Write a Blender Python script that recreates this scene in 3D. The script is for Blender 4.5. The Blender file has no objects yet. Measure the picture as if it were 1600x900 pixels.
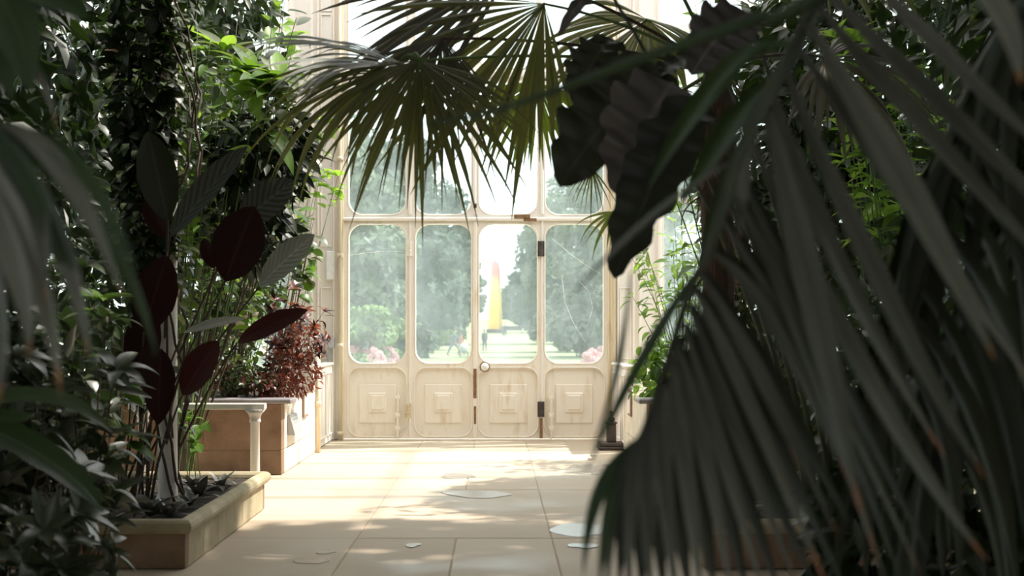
import bpy, math, random
import numpy as np
from mathutils import Vector, Matrix

R = random.Random(7)
NR = np.random.RandomState(11)
PI = math.pi
SC = bpy.context.scene
COL = SC.collection

# ------------------------------------------------------------------ camera
CAMH = 1.55
F, CX, CY = 2000.0, 775.0, 519.0          # focal length in pixels and vanishing point of the 1600x900 frame
cam_d = bpy.data.cameras.new('camera')
cam_d.sensor_width = 36.0
cam_d.lens = F / 1600 * 36.0
cam_d.shift_x = (800 - CX) / 1600
cam_d.shift_y = (CY - 450) / 1600
cam_d.clip_end = 2000
cam_d.dof.use_dof = True
cam_d.dof.focus_distance = 13.0
cam_d.dof.aperture_fstop = 2.2
cam = bpy.data.objects.new('camera', cam_d)
cam.location = (0, 0, CAMH)
cam.rotation_euler = (PI / 2, 0, 0)
COL.objects.link(cam)
SC.camera = cam

# ------------------------------------------------------------------ sky, sun, exposure
W = bpy.data.worlds.new('sky')
SC.world = W
W.use_nodes = True
bg = W.node_tree.nodes['Background']
bg.inputs[0].default_value = (1.0, 0.98, 0.95, 1)
bg.inputs[1].default_value = 1.6
sun_d = bpy.data.lights.new('sun', 'SUN')
sun_d.energy = 5.2
sun_d.angle = math.radians(1.2)
sun_d.color = (1.0, 0.94, 0.84)
sun = bpy.data.objects.new('sun', sun_d)
sun_from = Vector((0.62, 0.20, 1.0)).normalized()
sun.rotation_euler = sun_from.to_track_quat('Z', 'Y').to_euler()
COL.objects.link(sun)
SC.view_settings.view_transform = 'Standard'
SC.view_settings.look = 'None'
SC.view_settings.gamma = 1.0
SC.view_settings.use_curve_mapping = False
SC.view_settings.exposure = 0.70


# ------------------------------------------------------------------ helpers
def P(u, v, Y):
    """the place in the room, at depth Y, that the photo shows at pixel (u, v)"""
    return Vector(((u - CX) * Y / F, Y, CAMH - (v - CY) * Y / F))


def ground_z(y):
    """height of the garden lawn: level near the house, then rising gently"""
    if y < 110:
        return 0.0
    y = min(y, 300.0)
    return ((y - 110) / 190.0) ** 1.3 * 4.6


def new_obj(name, mesh, parent=None, mat=None):
    o = bpy.data.objects.new(name, mesh)
    COL.objects.link(o)
    if parent is not None:
        o.parent = parent
    return o


def thing(name, label=None, cat=None, loc=(0, 0, 0), group=None, kind=None):
    o = bpy.data.objects.new(name, None)
    COL.objects.link(o)
    o.location = loc
    o.empty_display_size = 0.1
    return tag(o, label, cat, group, kind)


def tag(o, label=None, cat=None, group=None, kind=None):
    if label: o['label'] = label
    if cat: o['category'] = cat
    if group: o['group'] = group
    if kind: o['kind'] = kind
    return o


class MB:
    """collects shapes in world coordinates; build() makes ONE mesh object of them"""
    def __init__(s):
        s.v, s.f = [], []

    def add(s, vs, fs):
        b = len(s.v)
        s.v += [tuple(x) for x in vs]
        s.f += [tuple(b + i for i in f) for f in fs]

    def box(s, x0, x1, y0, y1, z0, z1, bev=0.0):
        if bev <= 0:
            vs = [(x, y, z) for z in (z0, z1) for (x, y) in ((x0, y0), (x1, y0), (x1, y1), (x0, y1))]
            s.add(vs, [(3, 2, 1, 0), (4, 5, 6, 7), (0, 1, 5, 4), (1, 2, 6, 5), (2, 3, 7, 6), (3, 0, 4, 7)])
        else:
            def ring(b, z):
                return [(x0 + b, y0, z), (x1 - b, y0, z), (x1, y0 + b, z), (x1, y1 - b, z), (x1 - b, y1, z), (x0 + b, y1, z), (x0, y1 - b, z), (x0, y0 + b, z)]
            def ring_in(b, z):
                return [(x0 + b, y0 + b, z), (x1 - b, y0 + b, z), (x1 - b, y0 + b, z), (x1 - b, y1 - b, z), (x1 - b, y1 - b, z), (x0 + b, y1 - b, z), (x0 + b, y1 - b, z), (x0 + b, y0 + b, z)]
            vs = ring_in(bev, z0) + ring(bev, z0 + bev) + ring(bev, z1 - bev) + ring_in(bev, z1)
            fs = []
            for k in range(3):
                for i in range(8):
                    fs.append((k * 8 + i, k * 8 + (i + 1) % 8, k * 8 + 8 + (i + 1) % 8, k * 8 + 8 + i))
            fs.append(tuple(range(7, -1, -1)))
            fs.append(tuple(range(24, 32)))
            s.add(vs, fs)

    def tube(s, pts, radii, n=8, closed=False, cap=True):
        pts = [Vector(p) for p in pts]
        m = len(pts)
        if not hasattr(radii, '__len__'):
            radii = [radii] * m
        rings = []
        up = None
        for i in range(m):
            if closed:
                t = pts[(i + 1) % m] - pts[i - 1]
            else:
                t = pts[min(i + 1, m - 1)] - pts[max(i - 1, 0)]
            if t.length < 1e-9:
                t = Vector((0, 0, 1))
            t.normalize()
            if up is None:
                up = Vector((0, 0, 1)) if abs(t.z) < 0.9 else Vector((1, 0, 0))
            a = t.cross(up)
            if a.length < 1e-6:
                a = t.cross(Vector((0.3, 1, 0.2)))
            a.normalize()
            b = a.cross(t)
            up = b
            rings.append([pts[i] + (a * math.cos(2 * PI * k / n) + b * math.sin(2 * PI * k / n)) * radii[i] for k in range(n)])
        vs = [p for r in rings for p in r]
        fs = []
        for i in range(m if closed else m - 1):
            for k in range(n):
                j = (i + 1) % m
                fs.append((i * n + k, i * n + (k + 1) % n, j * n + (k + 1) % n, j * n + k))
        if cap and not closed:
            fs.append(tuple(range(n - 1, -1, -1)))
            fs.append(tuple((m - 1) * n + k for k in range(n)))
        s.add(vs, fs)

    def lathe(s, x, y, prof, n=20):
        vs, fs = [], []
        for (r, z) in prof:
            vs += [(x + r * math.cos(2 * PI * k / n), y + r * math.sin(2 * PI * k / n), z) for k in range(n)]
        for i in range(len(prof) - 1):
            for k in range(n):
                fs.append((i * n + k, i * n + (k + 1) % n, i * n + n + (k + 1) % n, i * n + n + k))
        fs.append(tuple(range(n - 1, -1, -1)))
        fs.append(tuple((len(prof) - 1) * n + k for k in range(n)))
        s.add(vs, fs)

    def build(s, name, mat, parent=None, root=None, smooth=False):
        """verts are stored relative to the root thing's place"""
        o0 = Vector(root.location) if root is not None else Vector((0, 0, 0))
        me = bpy.data.meshes.new(name)
        me.from_pydata([(a - o0.x, b - o0.y, c - o0.z) for (a, b, c) in s.v], [], s.f)
        if smooth:
            me.polygons.foreach_set('use_smooth', [True] * len(me.polygons))
        if mat: me.materials.append(mat)
        me.update()
        return new_obj(name, me, parent)


def rr_points(x0, x1, z0, z1, r, k=6, corners=(1, 1, 1, 1)):
    """rounded rectangle, counter-clockwise from the lower right corner: list of (x, z, corner index)"""
    out = []
    cs = ((x1, z0, -PI / 2), (x1, z1, 0), (x0, z1, PI / 2), (x0, z0, PI))
    for ci, (cx, cz, a0) in enumerate(cs):
        rr = r if corners[ci] else min(r, 0.004)
        sx = cx - rr if cx == x1 else cx + rr
        sz = cz - rr if cz == z1 else cz + rr
        for i in range(k + 1):
            a = a0 + PI / 2 * i / k
            out.append((sx + rr * math.cos(a), sz + rr * math.sin(a), ci))
    return out


def plate_hole(mb, X0, X1, Z0, Z1, x0, x1, z0, z1, r, yf, yb, corners=(1, 1, 1, 1)):
    inner = rr_points(x0, x1, z0, z1, r, 6, corners)
    oc = ((X1, Z0), (X1, Z1), (X0, Z1), (X0, Z0))
    n = len(inner)
    vs = [(p[0], yf, p[1]) for p in inner] + [(p[0], yb, p[1]) for p in inner] + \
         [(c[0], yf, c[1]) for c in oc] + [(c[0], yb, c[1]) for c in oc]
    fs = []
    for i in range(n):
        j = (i + 1) % n
        ci, cj = inner[i][2], inner[j][2]
        fs.append((i, j, n + j, n + i)[::-1])
        if ci == cj:
            fs.append((i, j, 2 * n + ci)[::-1])
            fs.append((n + i, n + j, 2 * n + 4 + ci))
        else:
            fs.append((i, j, 2 * n + cj, 2 * n + ci)[::-1])
            fs.append((n + i, n + j, 2 * n + 4 + cj, 2 * n + 4 + ci))
    for c in range(4):
        d = (c + 1) % 4
        fs.append((2 * n + c, 2 * n + d, 2 * n + 4 + d, 2 * n + 4 + c))
    mb.add(vs, fs)


# ------------------------------------------------------------------ materials
def nodes_of(name):
    m = bpy.data.materials.new(name)
    m.use_nodes = True
    nt = m.node_tree
    return m, nt, nt.nodes, nt.links, nt.nodes['Principled BSDF']


def noise(nt, scale, detail=4, rough=.6, coord='Object', stretch=None):
    tc = nt.nodes.new('ShaderNodeTexCoord')
    n = nt.nodes.new('ShaderNodeTexNoise')
    n.inputs['Scale'].default_value = scale
    n.inputs['Detail'].default_value = detail
    n.inputs['Roughness'].default_value = rough
    if stretch:
        mp = nt.nodes.new('ShaderNodeMapping')
        mp.inputs['Scale'].default_value = stretch
        nt.links.new(tc.outputs[coord], mp.inputs[0])
        nt.links.new(mp.outputs[0], n.inputs['Vector'])
    else:
        nt.links.new(tc.outputs[coord], n.inputs['Vector'])
    return n


def ramp(nt, src, stops):
    r = nt.nodes.new('ShaderNodeValToRGB')
    el = r.color_ramp.elements
    el[0].position, el[0].color = stops[0][0], (*stops[0][1], 1)
    el[1].position, el[1].color = stops[-1][0], (*stops[-1][1], 1)
    for p, c in stops[1:-1]:
        e = el.new(p)
        e.color = (*c, 1)
    nt.links.new(src, r.inputs[0])
    return r


def mixc(nt, fac, a, b, mode='MIX'):
    m = nt.nodes.new('ShaderNodeMix')
    m.data_type = 'RGBA'
    m.blend_type = mode
    if isinstance(fac, (int, float)): m.inputs[0].default_value = fac
    else: nt.links.new(fac, m.inputs[0])
    for sock, x in ((m.inputs[6], a), (m.inputs[7], b)):
        if isinstance(x, tuple): sock.default_value = (*x, 1)
        else: nt.links.new(x, sock)
    return m.outputs[2]


def bump(nt, src, strength, dist, bsdf):
    b = nt.nodes.new('ShaderNodeBump')
    b.inputs['Strength'].default_value = strength
    b.inputs['Distance'].default_value = dist
    nt.links.new(src, b.inputs['Height'])
    nt.links.new(b.outputs[0], bsdf.inputs['Normal'])


def mat_noise(name, c1, c2, scale=6, rough=.7, bmp=.2, stretch=None, metal=0.0, detail=5):
    m, nt, N, L, b = nodes_of(name)
    n = noise(nt, scale, detail, .6, 'Object', stretch)
    r = ramp(nt, n.outputs[0], ((.3, c1), (.7, c2)))
    L.new(r.outputs[0], b.inputs['Base Color'])
    b.inputs['Roughness'].default_value = rough
    b.inputs['Metallic'].default_value = metal
    if bmp: bump(nt, n.outputs[0], bmp, .01, b)
    return m


def mat_plain(name, c, rough=.6, metal=0.0):
    return mat_noise(name, tuple(x * .92 for x in c), tuple(min(1, x * 1.06) for x in c), 14, rough, .05, metal=metal)


def mat_leaf(name, c1, c2, trans, tfac=.3, rough=.38, spec=.5, tip=None, rib=None, ribc=.35, scale=2.5, sheen=0.0, back=None):
    m, nt, N, L, b = nodes_of(name)
    n = noise(nt, scale, 3, .6)
    oi = N.new('ShaderNodeObjectInfo')
    add = N.new('ShaderNodeMath'); add.operation = 'MULTIPLY_ADD'
    L.new(oi.outputs['Random'], add.inputs[0]); add.inputs[1].default_value = .5; L.new(n.outputs[0], add.inputs[2])
    sub = N.new('ShaderNodeMath'); sub.operation = 'SUBTRACT'; L.new(add.outputs[0], sub.inputs[0]); sub.inputs[1].default_value = .25
    r = ramp(nt, sub.outputs[0], ((.25, c1), (.75, c2)))
    col = r.outputs[0]
    uv = N.new('ShaderNodeUVMap')
    sp = N.new('ShaderNodeSeparateXYZ'); L.new(uv.outputs[0], sp.inputs[0])
    # pale midrib
    mr = N.new('ShaderNodeMath'); mr.operation = 'SUBTRACT'; L.new(sp.outputs[0], mr.inputs[0]); mr.inputs[1].default_value = .5
    ab = N.new('ShaderNodeMath'); ab.operation = 'ABSOLUTE'; L.new(mr.outputs[0], ab.inputs[0])
    mk = ramp(nt, ab.outputs[0], ((.0, (.45,) * 3), (.05, (0, 0, 0))))
    col = mixc(nt, mk.outputs[0], col, tuple(min(1, x * 2.2 + .03) for x in c2))
    if tip:
        jit = N.new('ShaderNodeMath'); jit.operation = 'MULTIPLY_ADD'
        L.new(oi.outputs['Random'], jit.inputs[0]); jit.inputs[1].default_value = .07; L.new(sp.outputs[1], jit.inputs[2])
        tr = ramp(nt, jit.outputs[0], ((.955, (0, 0, 0)), (1.0, (1, 1, 1))))
        col = mixc(nt, tr.outputs[0], col, tip)
    if rib:
        w = N.new('ShaderNodeTexWave'); w.wave_type = 'BANDS'; w.bands_direction = 'Y'
        w.inputs['Scale'].default_value = rib; w.inputs['Distortion'].default_value = 1.0
        mp = N.new('ShaderNodeMapping'); mp.vector_type = 'POINT'
        # ribs run obliquely from the midrib to the margin
        cb = N.new('ShaderNodeCombineXYZ')
        ob = N.new('ShaderNodeMath'); ob.operation = 'MULTIPLY_ADD'; L.new(ab.outputs[0], ob.inputs[0]); ob.inputs[1].default_value = -.5; L.new(sp.outputs[1], ob.inputs[2])
        L.new(ob.outputs[0], cb.inputs[1])
        L.new(cb.outputs[0], w.inputs['Vector'])
        bump(nt, w.outputs[1], ribc + .1, .02, b)
        col = mixc(nt, w.outputs[1], col, mixc(nt, ribc, col, (.6, .6, .58)))
    if back:
        ge = N.new('ShaderNodeNewGeometry')
        col = mixc(nt, ge.outputs['Backfacing'], col, back)
    L.new(col, b.inputs['Base Color'])
    b.inputs['Roughness'].default_value = rough
    b.inputs['Specular IOR Level'].default_value = spec
    t = N.new('ShaderNodeBsdfTranslucent')
    t.inputs[0].default_value = (*trans, 1)
    ms = N.new('ShaderNodeMixShader')
    ms.inputs[0].default_value = tfac
    L.new(b.outputs[0], ms.inputs[1]); L.new(t.outputs[0], ms.inputs[2])
    L.new(ms.outputs[0], N['Material Output'].inputs[0])
    return m


def mat_paint(name, base, streak, amount=.45):
    """old cream paint with soft rust streaks running down"""
    m, nt, N, L, b = nodes_of(name)
    n1 = noise(nt, 2.0, 3, .6, 'Object', (4.5, 4.5, .9))
    n2 = noise(nt, 1.3, 4, .6)
    n3 = noise(nt, 24, 4, .7)
    r1 = ramp(nt, n1.outputs[0], ((.50, (0, 0, 0)), (.74, (1, 1, 1))))
    r2 = ramp(nt, n2.outputs[0], ((.40, (0, 0, 0)), (.62, (1, 1, 1))))
    ml = N.new('ShaderNodeMath'); ml.operation = 'MULTIPLY'; L.new(r1.outputs[0], ml.inputs[0]); L.new(r2.outputs[0], ml.inputs[1])
    m2 = N.new('ShaderNodeMath'); m2.operation = 'MULTIPLY'; L.new(ml.outputs[0], m2.inputs[0]); m2.inputs[1].default_value = amount
    basev = mixc(nt, n2.outputs[0], tuple(x * .95 for x in base), tuple(min(1, x * 1.04) for x in base))
    c = mixc(nt, m2.outputs[0], basev, streak)
    sp = ramp(nt, n3.outputs[0], ((.70, (0, 0, 0)), (.76, (1, 1, 1))))
    m3 = N.new('ShaderNodeMath'); m3.operation = 'MULTIPLY'; L.new(sp.outputs[0], m3.inputs[0]); L.new(r2.outputs[0], m3.inputs[1])
    c = mixc(nt, m3.outputs[0], c, tuple(x * .55 for x in streak))
    L.new(c, b.inputs['Base Color'])
    b.inputs['Roughness'].default_value = .5
    bump(nt, n3.outputs[0], .15, .004, b)
    return m


def mat_glass(name, film=.22):
    """old horticultural glass with a milky film, streaks and scratches"""
    m, nt, N, L, b = nodes_of(name)
    N.remove(b)
    n1 = noise(nt, 1.6, 5, .6, 'Object')
    n2 = noise(nt, 5, 3, .6, 'Object', (1.5, 1.5, .4))
    r1 = ramp(nt, n1.outputs[0], ((.35, (film * .75,) * 3), (.68, (film * 1.3,) * 3)))
    r2 = ramp(nt, n2.outputs[0], ((.5, (0, 0, 0)), (.8, (film * .5,) * 3)))
    ad = N.new('ShaderNodeMath'); ad.operation = 'ADD'; ad.use_clamp = True
    L.new(r1.outputs[0], ad.inputs[0]); L.new(r2.outputs[0], ad.inputs[1])
    tr = N.new('ShaderNodeBsdfTransparent'); tr.inputs[0].default_value = (.86, .95, .96, 1)
    tl = N.new('ShaderNodeBsdfTranslucent'); tl.inputs[0].default_value = (.84, .95, 1.0, 1)
    gl = N.new('ShaderNodeBsdfGlossy'); gl.inputs['Roughness'].default_value = .08
    mx = N.new('ShaderNodeMixShader'); L.new(ad.outputs[0], mx.inputs[0]); L.new(tr.outputs[0], mx.inputs[1]); L.new(tl.outputs[0], mx.inputs[2])
    m2 = N.new('ShaderNodeMixShader'); m2.inputs[0].default_value = .03; L.new(mx.outputs[0], m2.inputs[1]); L.new(gl.outputs[0], m2.inputs[2])
    L.new(m2.outputs[0], N['Material Output'].inputs[0])
    return m


M = {}
M['paint'] = mat_paint('cream_paint', (.91, .845, .775), (.52, .34, .17), .16)
M['paint_door'] = mat_paint('cream_door_paint', (.91, .835, .735), (.52, .31, .10), .55)
M['paint_rust'] = mat_paint('ochre_stained_paint', (.74, .63, .46), (.36, .21, .09), .8)
M['rust'] = mat_noise('rusty_iron', (.16, .085, .04), (.34, .19, .09), 18, .8, .3)
M['iron'] = mat_noise('dark_iron', (.045, .035, .033), (.10, .075, .065), 12, .6, .2)
M['white_enamel'] = mat_plain('white_enamel', (.88, .87, .84), .4)
M['grey_box'] = mat_plain('grey_metal', (.50, .53, .55), .4)
M['glass'] = mat_glass('filmed_glass', .085)
M['glass_side'] = mat_glass('side_glass', .12)
M['stone'] = mat_noise('sandstone', (.30, .27, .16), (.52, .42, .29), 4, .85, .25)
M['stone_shaded'] = mat_noise('shaded_sandstone', (.185, .11, .066), (.36, .235, .15), 3, .85, .25)  # sandstone of the front faces, their shade put into the colour
M['stone_pale'] = mat_noise('pale_and_lit_stone', (.66, .58, .46), (.80, .73, .62), 3.5, .85, .2)  # pale stone, also the bed sides with their light put into the colour
M['joint'] = mat_noise('mortar', (.36, .28, .20), (.46, .37, .27), 20, .95, .3)
M['palm_stem'] = mat_noise('palm_stalk', (.030, .038, .020), (.060, .070, .035), 8, .5, .1)
M['palm_stalk_green'] = mat_noise('palm_green_stalk', (.018, .040, .010), (.035, .065, .016), 8, .5, .1)
M['slate'] = mat_noise('lead_coping', (.20, .18, .19), (.34, .31, .32), 5, .5, .15)
M['soil'] = mat_noise('dark_soil', (.010, .007, .005), (.045, .030, .021), 22, .95, 1.0)
M['bark'] = mat_noise('bark', (.045, .032, .022), (.12, .085, .055), 12, .9, .8, (1, 1, .25))
M['stem_green'] = mat_noise('green_stem', (.07, .13, .025), (.13, .20, .045), 8, .5, .1)
M['stem_brown'] = mat_noise('brown_stem', (.040, .026, .015), (.095, .060, .034), 8, .7, .2)
M['fibre'] = mat_noise('trunk_fibre', (.035, .022, .014), (.12, .07, .038), 20, .9, .8, (1, 1, .1))
M['plaque'] = mat_plain('grey_plaque', (.36, .36, .37), .5)
M['plaque_text'] = mat_plain('pale_lettering', (.62, .62, .60), .6)
M['notice'] = mat_plain('notice_paper', (.80, .74, .68), .7)
M['notice_frame'] = mat_plain('notice_frame_brown', (.32, .20, .15), .6)

# leaves
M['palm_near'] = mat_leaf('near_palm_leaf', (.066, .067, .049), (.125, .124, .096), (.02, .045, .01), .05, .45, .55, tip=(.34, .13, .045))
M['palm_shade'] = mat_leaf('shaded_palm_leaf', (.016, .020, .012), (.034, .038, .024), (.03, .05, .01), .08, .5, .3)  # palm leaf colour darkened to stand in for shade
M['palm_near_pale'] = mat_leaf('near_palm_sheen_leaf', (.13, .135, .10), (.21, .21, .165), (.05, .07, .02), .06, .45, .6, tip=(.42, .20, .06))  # paler copy of the palm leaf, gray sheen put into its colour
M['palm_green'] = mat_leaf('palm_green_leaf', (.022, .045, .014), (.040, .070, .022), (.04, .10, .01), .12, .45)
M['strap_leaf'] = mat_leaf('strap_leaf', (.035, .060, .024), (.075, .105, .05), (.05, .12, .01), .12, .3, .8)
M['fan'] = mat_leaf('fan_palm_leaf', (.065, .072, .032), (.125, .125, .058), (.22, .24, .05), .34, .45)
M['fan_dark'] = mat_leaf('fan_palm_dark_leaf', (.055, .052, .038), (.095, .088, .066), (.15, .14, .07), .2, .5)
M['fan_bright'] = mat_leaf('fan_palm_bright_leaf', (.11, .17, .03), (.18, .25, .05), (.30, .40, .05), .4, .5)
M['fan_sheen'] = mat_leaf('fan_palm_sheen_leaf', (.30, .32, .28), (.46, .47, .42), (.10, .14, .03), .15, .35, .7)  # fan leaf colour lightened to carry the sheen along its top
M['shrub_dark'] = mat_leaf('glossy_dark_leaf', (.034, .048, .022), (.092, .108, .058), (.04, .09, .01), .12, .33, .8, back=(.12, .125, .09))
M['shrub_mid'] = mat_leaf('mid_green_leaf', (.045, .10, .016), (.10, .19, .035), (.18, .34, .03), .38, .4)
M['bright'] = mat_leaf('bright_green_leaf', (.11, .22, .03), (.20, .34, .055), (.34, .55, .05), .45, .4)
M['vine'] = mat_leaf('vine_leaf', (.055, .09, .03), (.16, .19, .10), (.20, .30, .04), .33, .4, back=(.20, .18, .14))
M['vine_pale'] = mat_leaf('dried_and_sunlit_leaf', (.22, .16, .12), (.42, .34, .28), (.3, .2, .1), .3, .6)  # dried leaves, and painted sun flecks in the bedding shrub
M['deep'] = mat_leaf('deepest_shade_leaf', (.009, .014, .006), (.020, .030, .011), (.02, .045, .005), .10, .45, .3)  # darker copy of the background leaf, deepest shade put into its colour
M['wall_leaf'] = mat_leaf('deep_shade_leaf', (.014, .023, .008), (.033, .052, .016), (.045, .09, .010), .18, .42)  # background leaf colour darkened to stand in for deep shade
M['copper'] = mat_leaf('copper_leaf', (.050, .016, .015), (.150, .048, .034), (.34, .08, .035), .30, .4)
M['maroon'] = mat_leaf('maroon_leaf', (.012, .005, .005), (.024, .008, .008), (.05, .006, .005), .10, .5, .22)
M['maroon_red'] = mat_leaf('wine_red_leaf', (.022, .008, .007), (.045, .015, .013), (.08, .012, .010), .14, .48, .3)
M['canna_green'] = mat_leaf('canna_green_leaf', (.013, .017, .009), (.028, .028, .014), (.03, .04, .008), .12, .4)
M['silver_rib'] = mat_leaf('ribbed_silver_leaf', (.26, .27, .23), (.42, .41, .36), (.2, .2, .1), .12, .4, .6, rib=3.2)
M['grey_rib'] = mat_leaf('ribbed_grey_leaf', (.030, .034, .028), (.065, .070, .056), (.05, .05, .03), .1, .5, .35, rib=3.0, ribc=.12)
M['ear'] = mat_leaf('elephant_ear_leaf', (.011, .012, .009), (.020, .020, .014), (.08, .11, .01), .10, .45, .25)
M['ear_grey'] = mat_leaf('elephant_ear_grey_leaf', (.040, .033, .029), (.095, .080, .070), (.05, .04, .03), .1, .42, .6)  # lighter copy of the ear leaf, highlights put into its colour
M['rosette'] = mat_leaf('rosette_leaf', (.05, .055, .05), (.20, .19, .18), (.06, .05, .03), .12, .3, .7)
M['tree_leaf'] = mat_leaf('garden_tree_leaf', (.060, .082, .062), (.19, .215, .15), (.12, .18, .06), .18, .6, .2, scale=.35)
M['tree_pale'] = mat_leaf('garden_shrub_leaf', (.13, .18, .07), (.26, .33, .13), (.25, .36, .10), .2, .6, .2, scale=.6)
M['blossom'] = mat_leaf('pink_blossom', (.62, .30, .34), (.85, .52, .55), (.8, .4, .4), .3, .7, .2, scale=1.2)


def mat_ground(name, c1, c2, c3):
    m, nt, N, L, b = nodes_of(name)
    n1 = noise(nt, .12, 4, .6); n2 = noise(nt, 3, 5, .7)
    c = mixc(nt, n1.outputs[0], c1, c2)
    c = mixc(nt, ramp(nt, n2.outputs[0], ((.4, (0, 0, 0)), (.7, (.6,) * 3))).outputs[0], c, c3)
    L.new(c, b.inputs['Base Color'])
    b.inputs['Roughness'].default_value = .9
    return m


def mat_paver(name):
    m, nt, N, L, b = nodes_of(name)
    n1 = noise(nt, 1.1, 5, .6, 'Object'); n2 = noise(nt, 40, 4, .7); n3 = noise(nt, .55, 3, .5)
    oi = N.new('ShaderNodeObjectInfo')
    c = mixc(nt, n1.outputs[0], (.56, .455, .345), (.42, .325, .235))
    c = mixc(nt, oi.outputs['Random'], c, mixc(nt, .5, c, (.62, .52, .41)))
    wet = ramp(nt, n3.outputs[0], ((.50, (0, 0, 0)), (.62, (1, 1, 1))))
    c = mixc(nt, mixc(nt, .35, (0, 0, 0), wet.outputs[0]), c, (.33, .27, .20))
    L.new(c, b.inputs['Base Color'])
    rr = ramp(nt, wet.outputs[0], ((0, (.72,) * 3), (1, (.42,) * 3)))
    L.new(rr.outputs[0], b.inputs['Roughness'])
    bump(nt, n2.outputs[0], .12, .004, b)
    return m


M['paver'] = mat_paver('worn_paving')
M['lawn'] = mat_ground('lawn', (.22, .235, .11), (.27, .275, .14), (.30, .29, .17))
M['gravel'] = mat_noise('gravel', (.55, .50, .42), (.70, .64, .55), 30, .9, .4)


def mat_water():
    m, nt, N, L, b = nodes_of('puddle_water')
    n = noise(nt, 3, 2, .5)
    r = ramp(nt, n.outputs[0], ((.3, (.30, .27, .23)), (.7, (.36, .33, .29))))
    L.new(r.outputs[0], b.inputs['Base Color'])
    b.inputs['Roughness'].default_value = .22
    b.inputs['Specular IOR Level'].default_value = 1.0
    return m


M['water'] = mat_water()

# ------------------------------------------------------------------ leaf shapes
PROF = {
    'lance': lambda t: math.sin(PI * t ** .75) ** .9 if 0 < t < 1 else 0,
    'oval': lambda t: math.sin(PI * t ** .85) ** .62 if 0 < t < 1 else 0,
    'strap': lambda t: min(1, .35 + 3.2 * t) * (1 - t ** 3.0),
    'leaflet': lambda t: (.30 + .70 * min(1, t / .38)) * (1 if t < .38 else (1 - ((t - .38) / .62) ** 1.9)),
    'ear': lambda t: math.sin(PI * t ** .68) ** .58 if 0 < t < 1 else 0,
    'heart': lambda t: (math.sin(PI * t ** .6) ** .75 if 0 < t < 1 else 0),
    'canna': lambda t: (math.sin(PI * t ** .95) ** .7 if 0 < t < 1 else 0),
}
_cache = {}


def leaf_mesh(shape, mat, k=0, n=6):
    """unit leaf along +Y, upper side +Z; three bends of each"""
    key = (shape, mat, k, n)
    if key in _cache: return _cache[key]
    wid = {'lance': .17, 'oval': .27, 'strap': .055, 'heart': .34, 'canna': .2}[shape]
    droop = (.35, .8, 1.2)[k % 3]
    v, f, uv = [], [], []
    y = z = 0.0
    for i in range(n + 1):
        t = i / n
        if i:
            a = droop * (t - .5 / n) - .15
            y += math.cos(a) / n; z -= math.sin(a) / n
        w = wid * PROF[shape](t)
        for x in (-1, 0, 1):
            v.append((x * w, y, z + .28 * abs(x) * w)); uv.append((x * .5 + .5, t))
    for i in range(n):
        for j in range(2):
            f.append((3 * i + j, 3 * i + j + 1, 3 * i + j + 4, 3 * i + j + 3))
    me = bpy.data.meshes.new('leaf')
    me.from_pydata(v, [], f)
    ul = me.uv_layers.new(name='UVMap')
    ul.data.foreach_set('uv', [c for lp in me.loops for c in uv[lp.vertex_index]])
    me.polygons.foreach_set('use_smooth', [True] * len(me.polygons))
    me.materials.append(M[mat])
    me.update()
    _cache[key] = me
    return me


def frame(pos, d, nrm, s):
    d = Vector(d).normalized()
    side = d.cross(Vector(nrm))
    if side.length < 1e-4: side = d.cross(Vector((.3, .8, .5)))
    side.normalize()
    up = side.cross(d)
    m = Matrix(((side.x, d.x, up.x), (side.y, d.y, up.y), (side.z, d.z, up.z))) * s
    m = m.to_4x4()
    m.translation = pos
    return m


def put_leaf(root, parent, shape, mat, pos, d, nrm, s, name='leaf', k=None):
    o = new_obj(name, leaf_mesh(shape, mat, R.randrange(3) if k is None else k), parent)
    o.matrix_local = Matrix.Translation(-Vector(root.location)) @ frame(pos, d, nrm, s)
    return o


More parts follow.
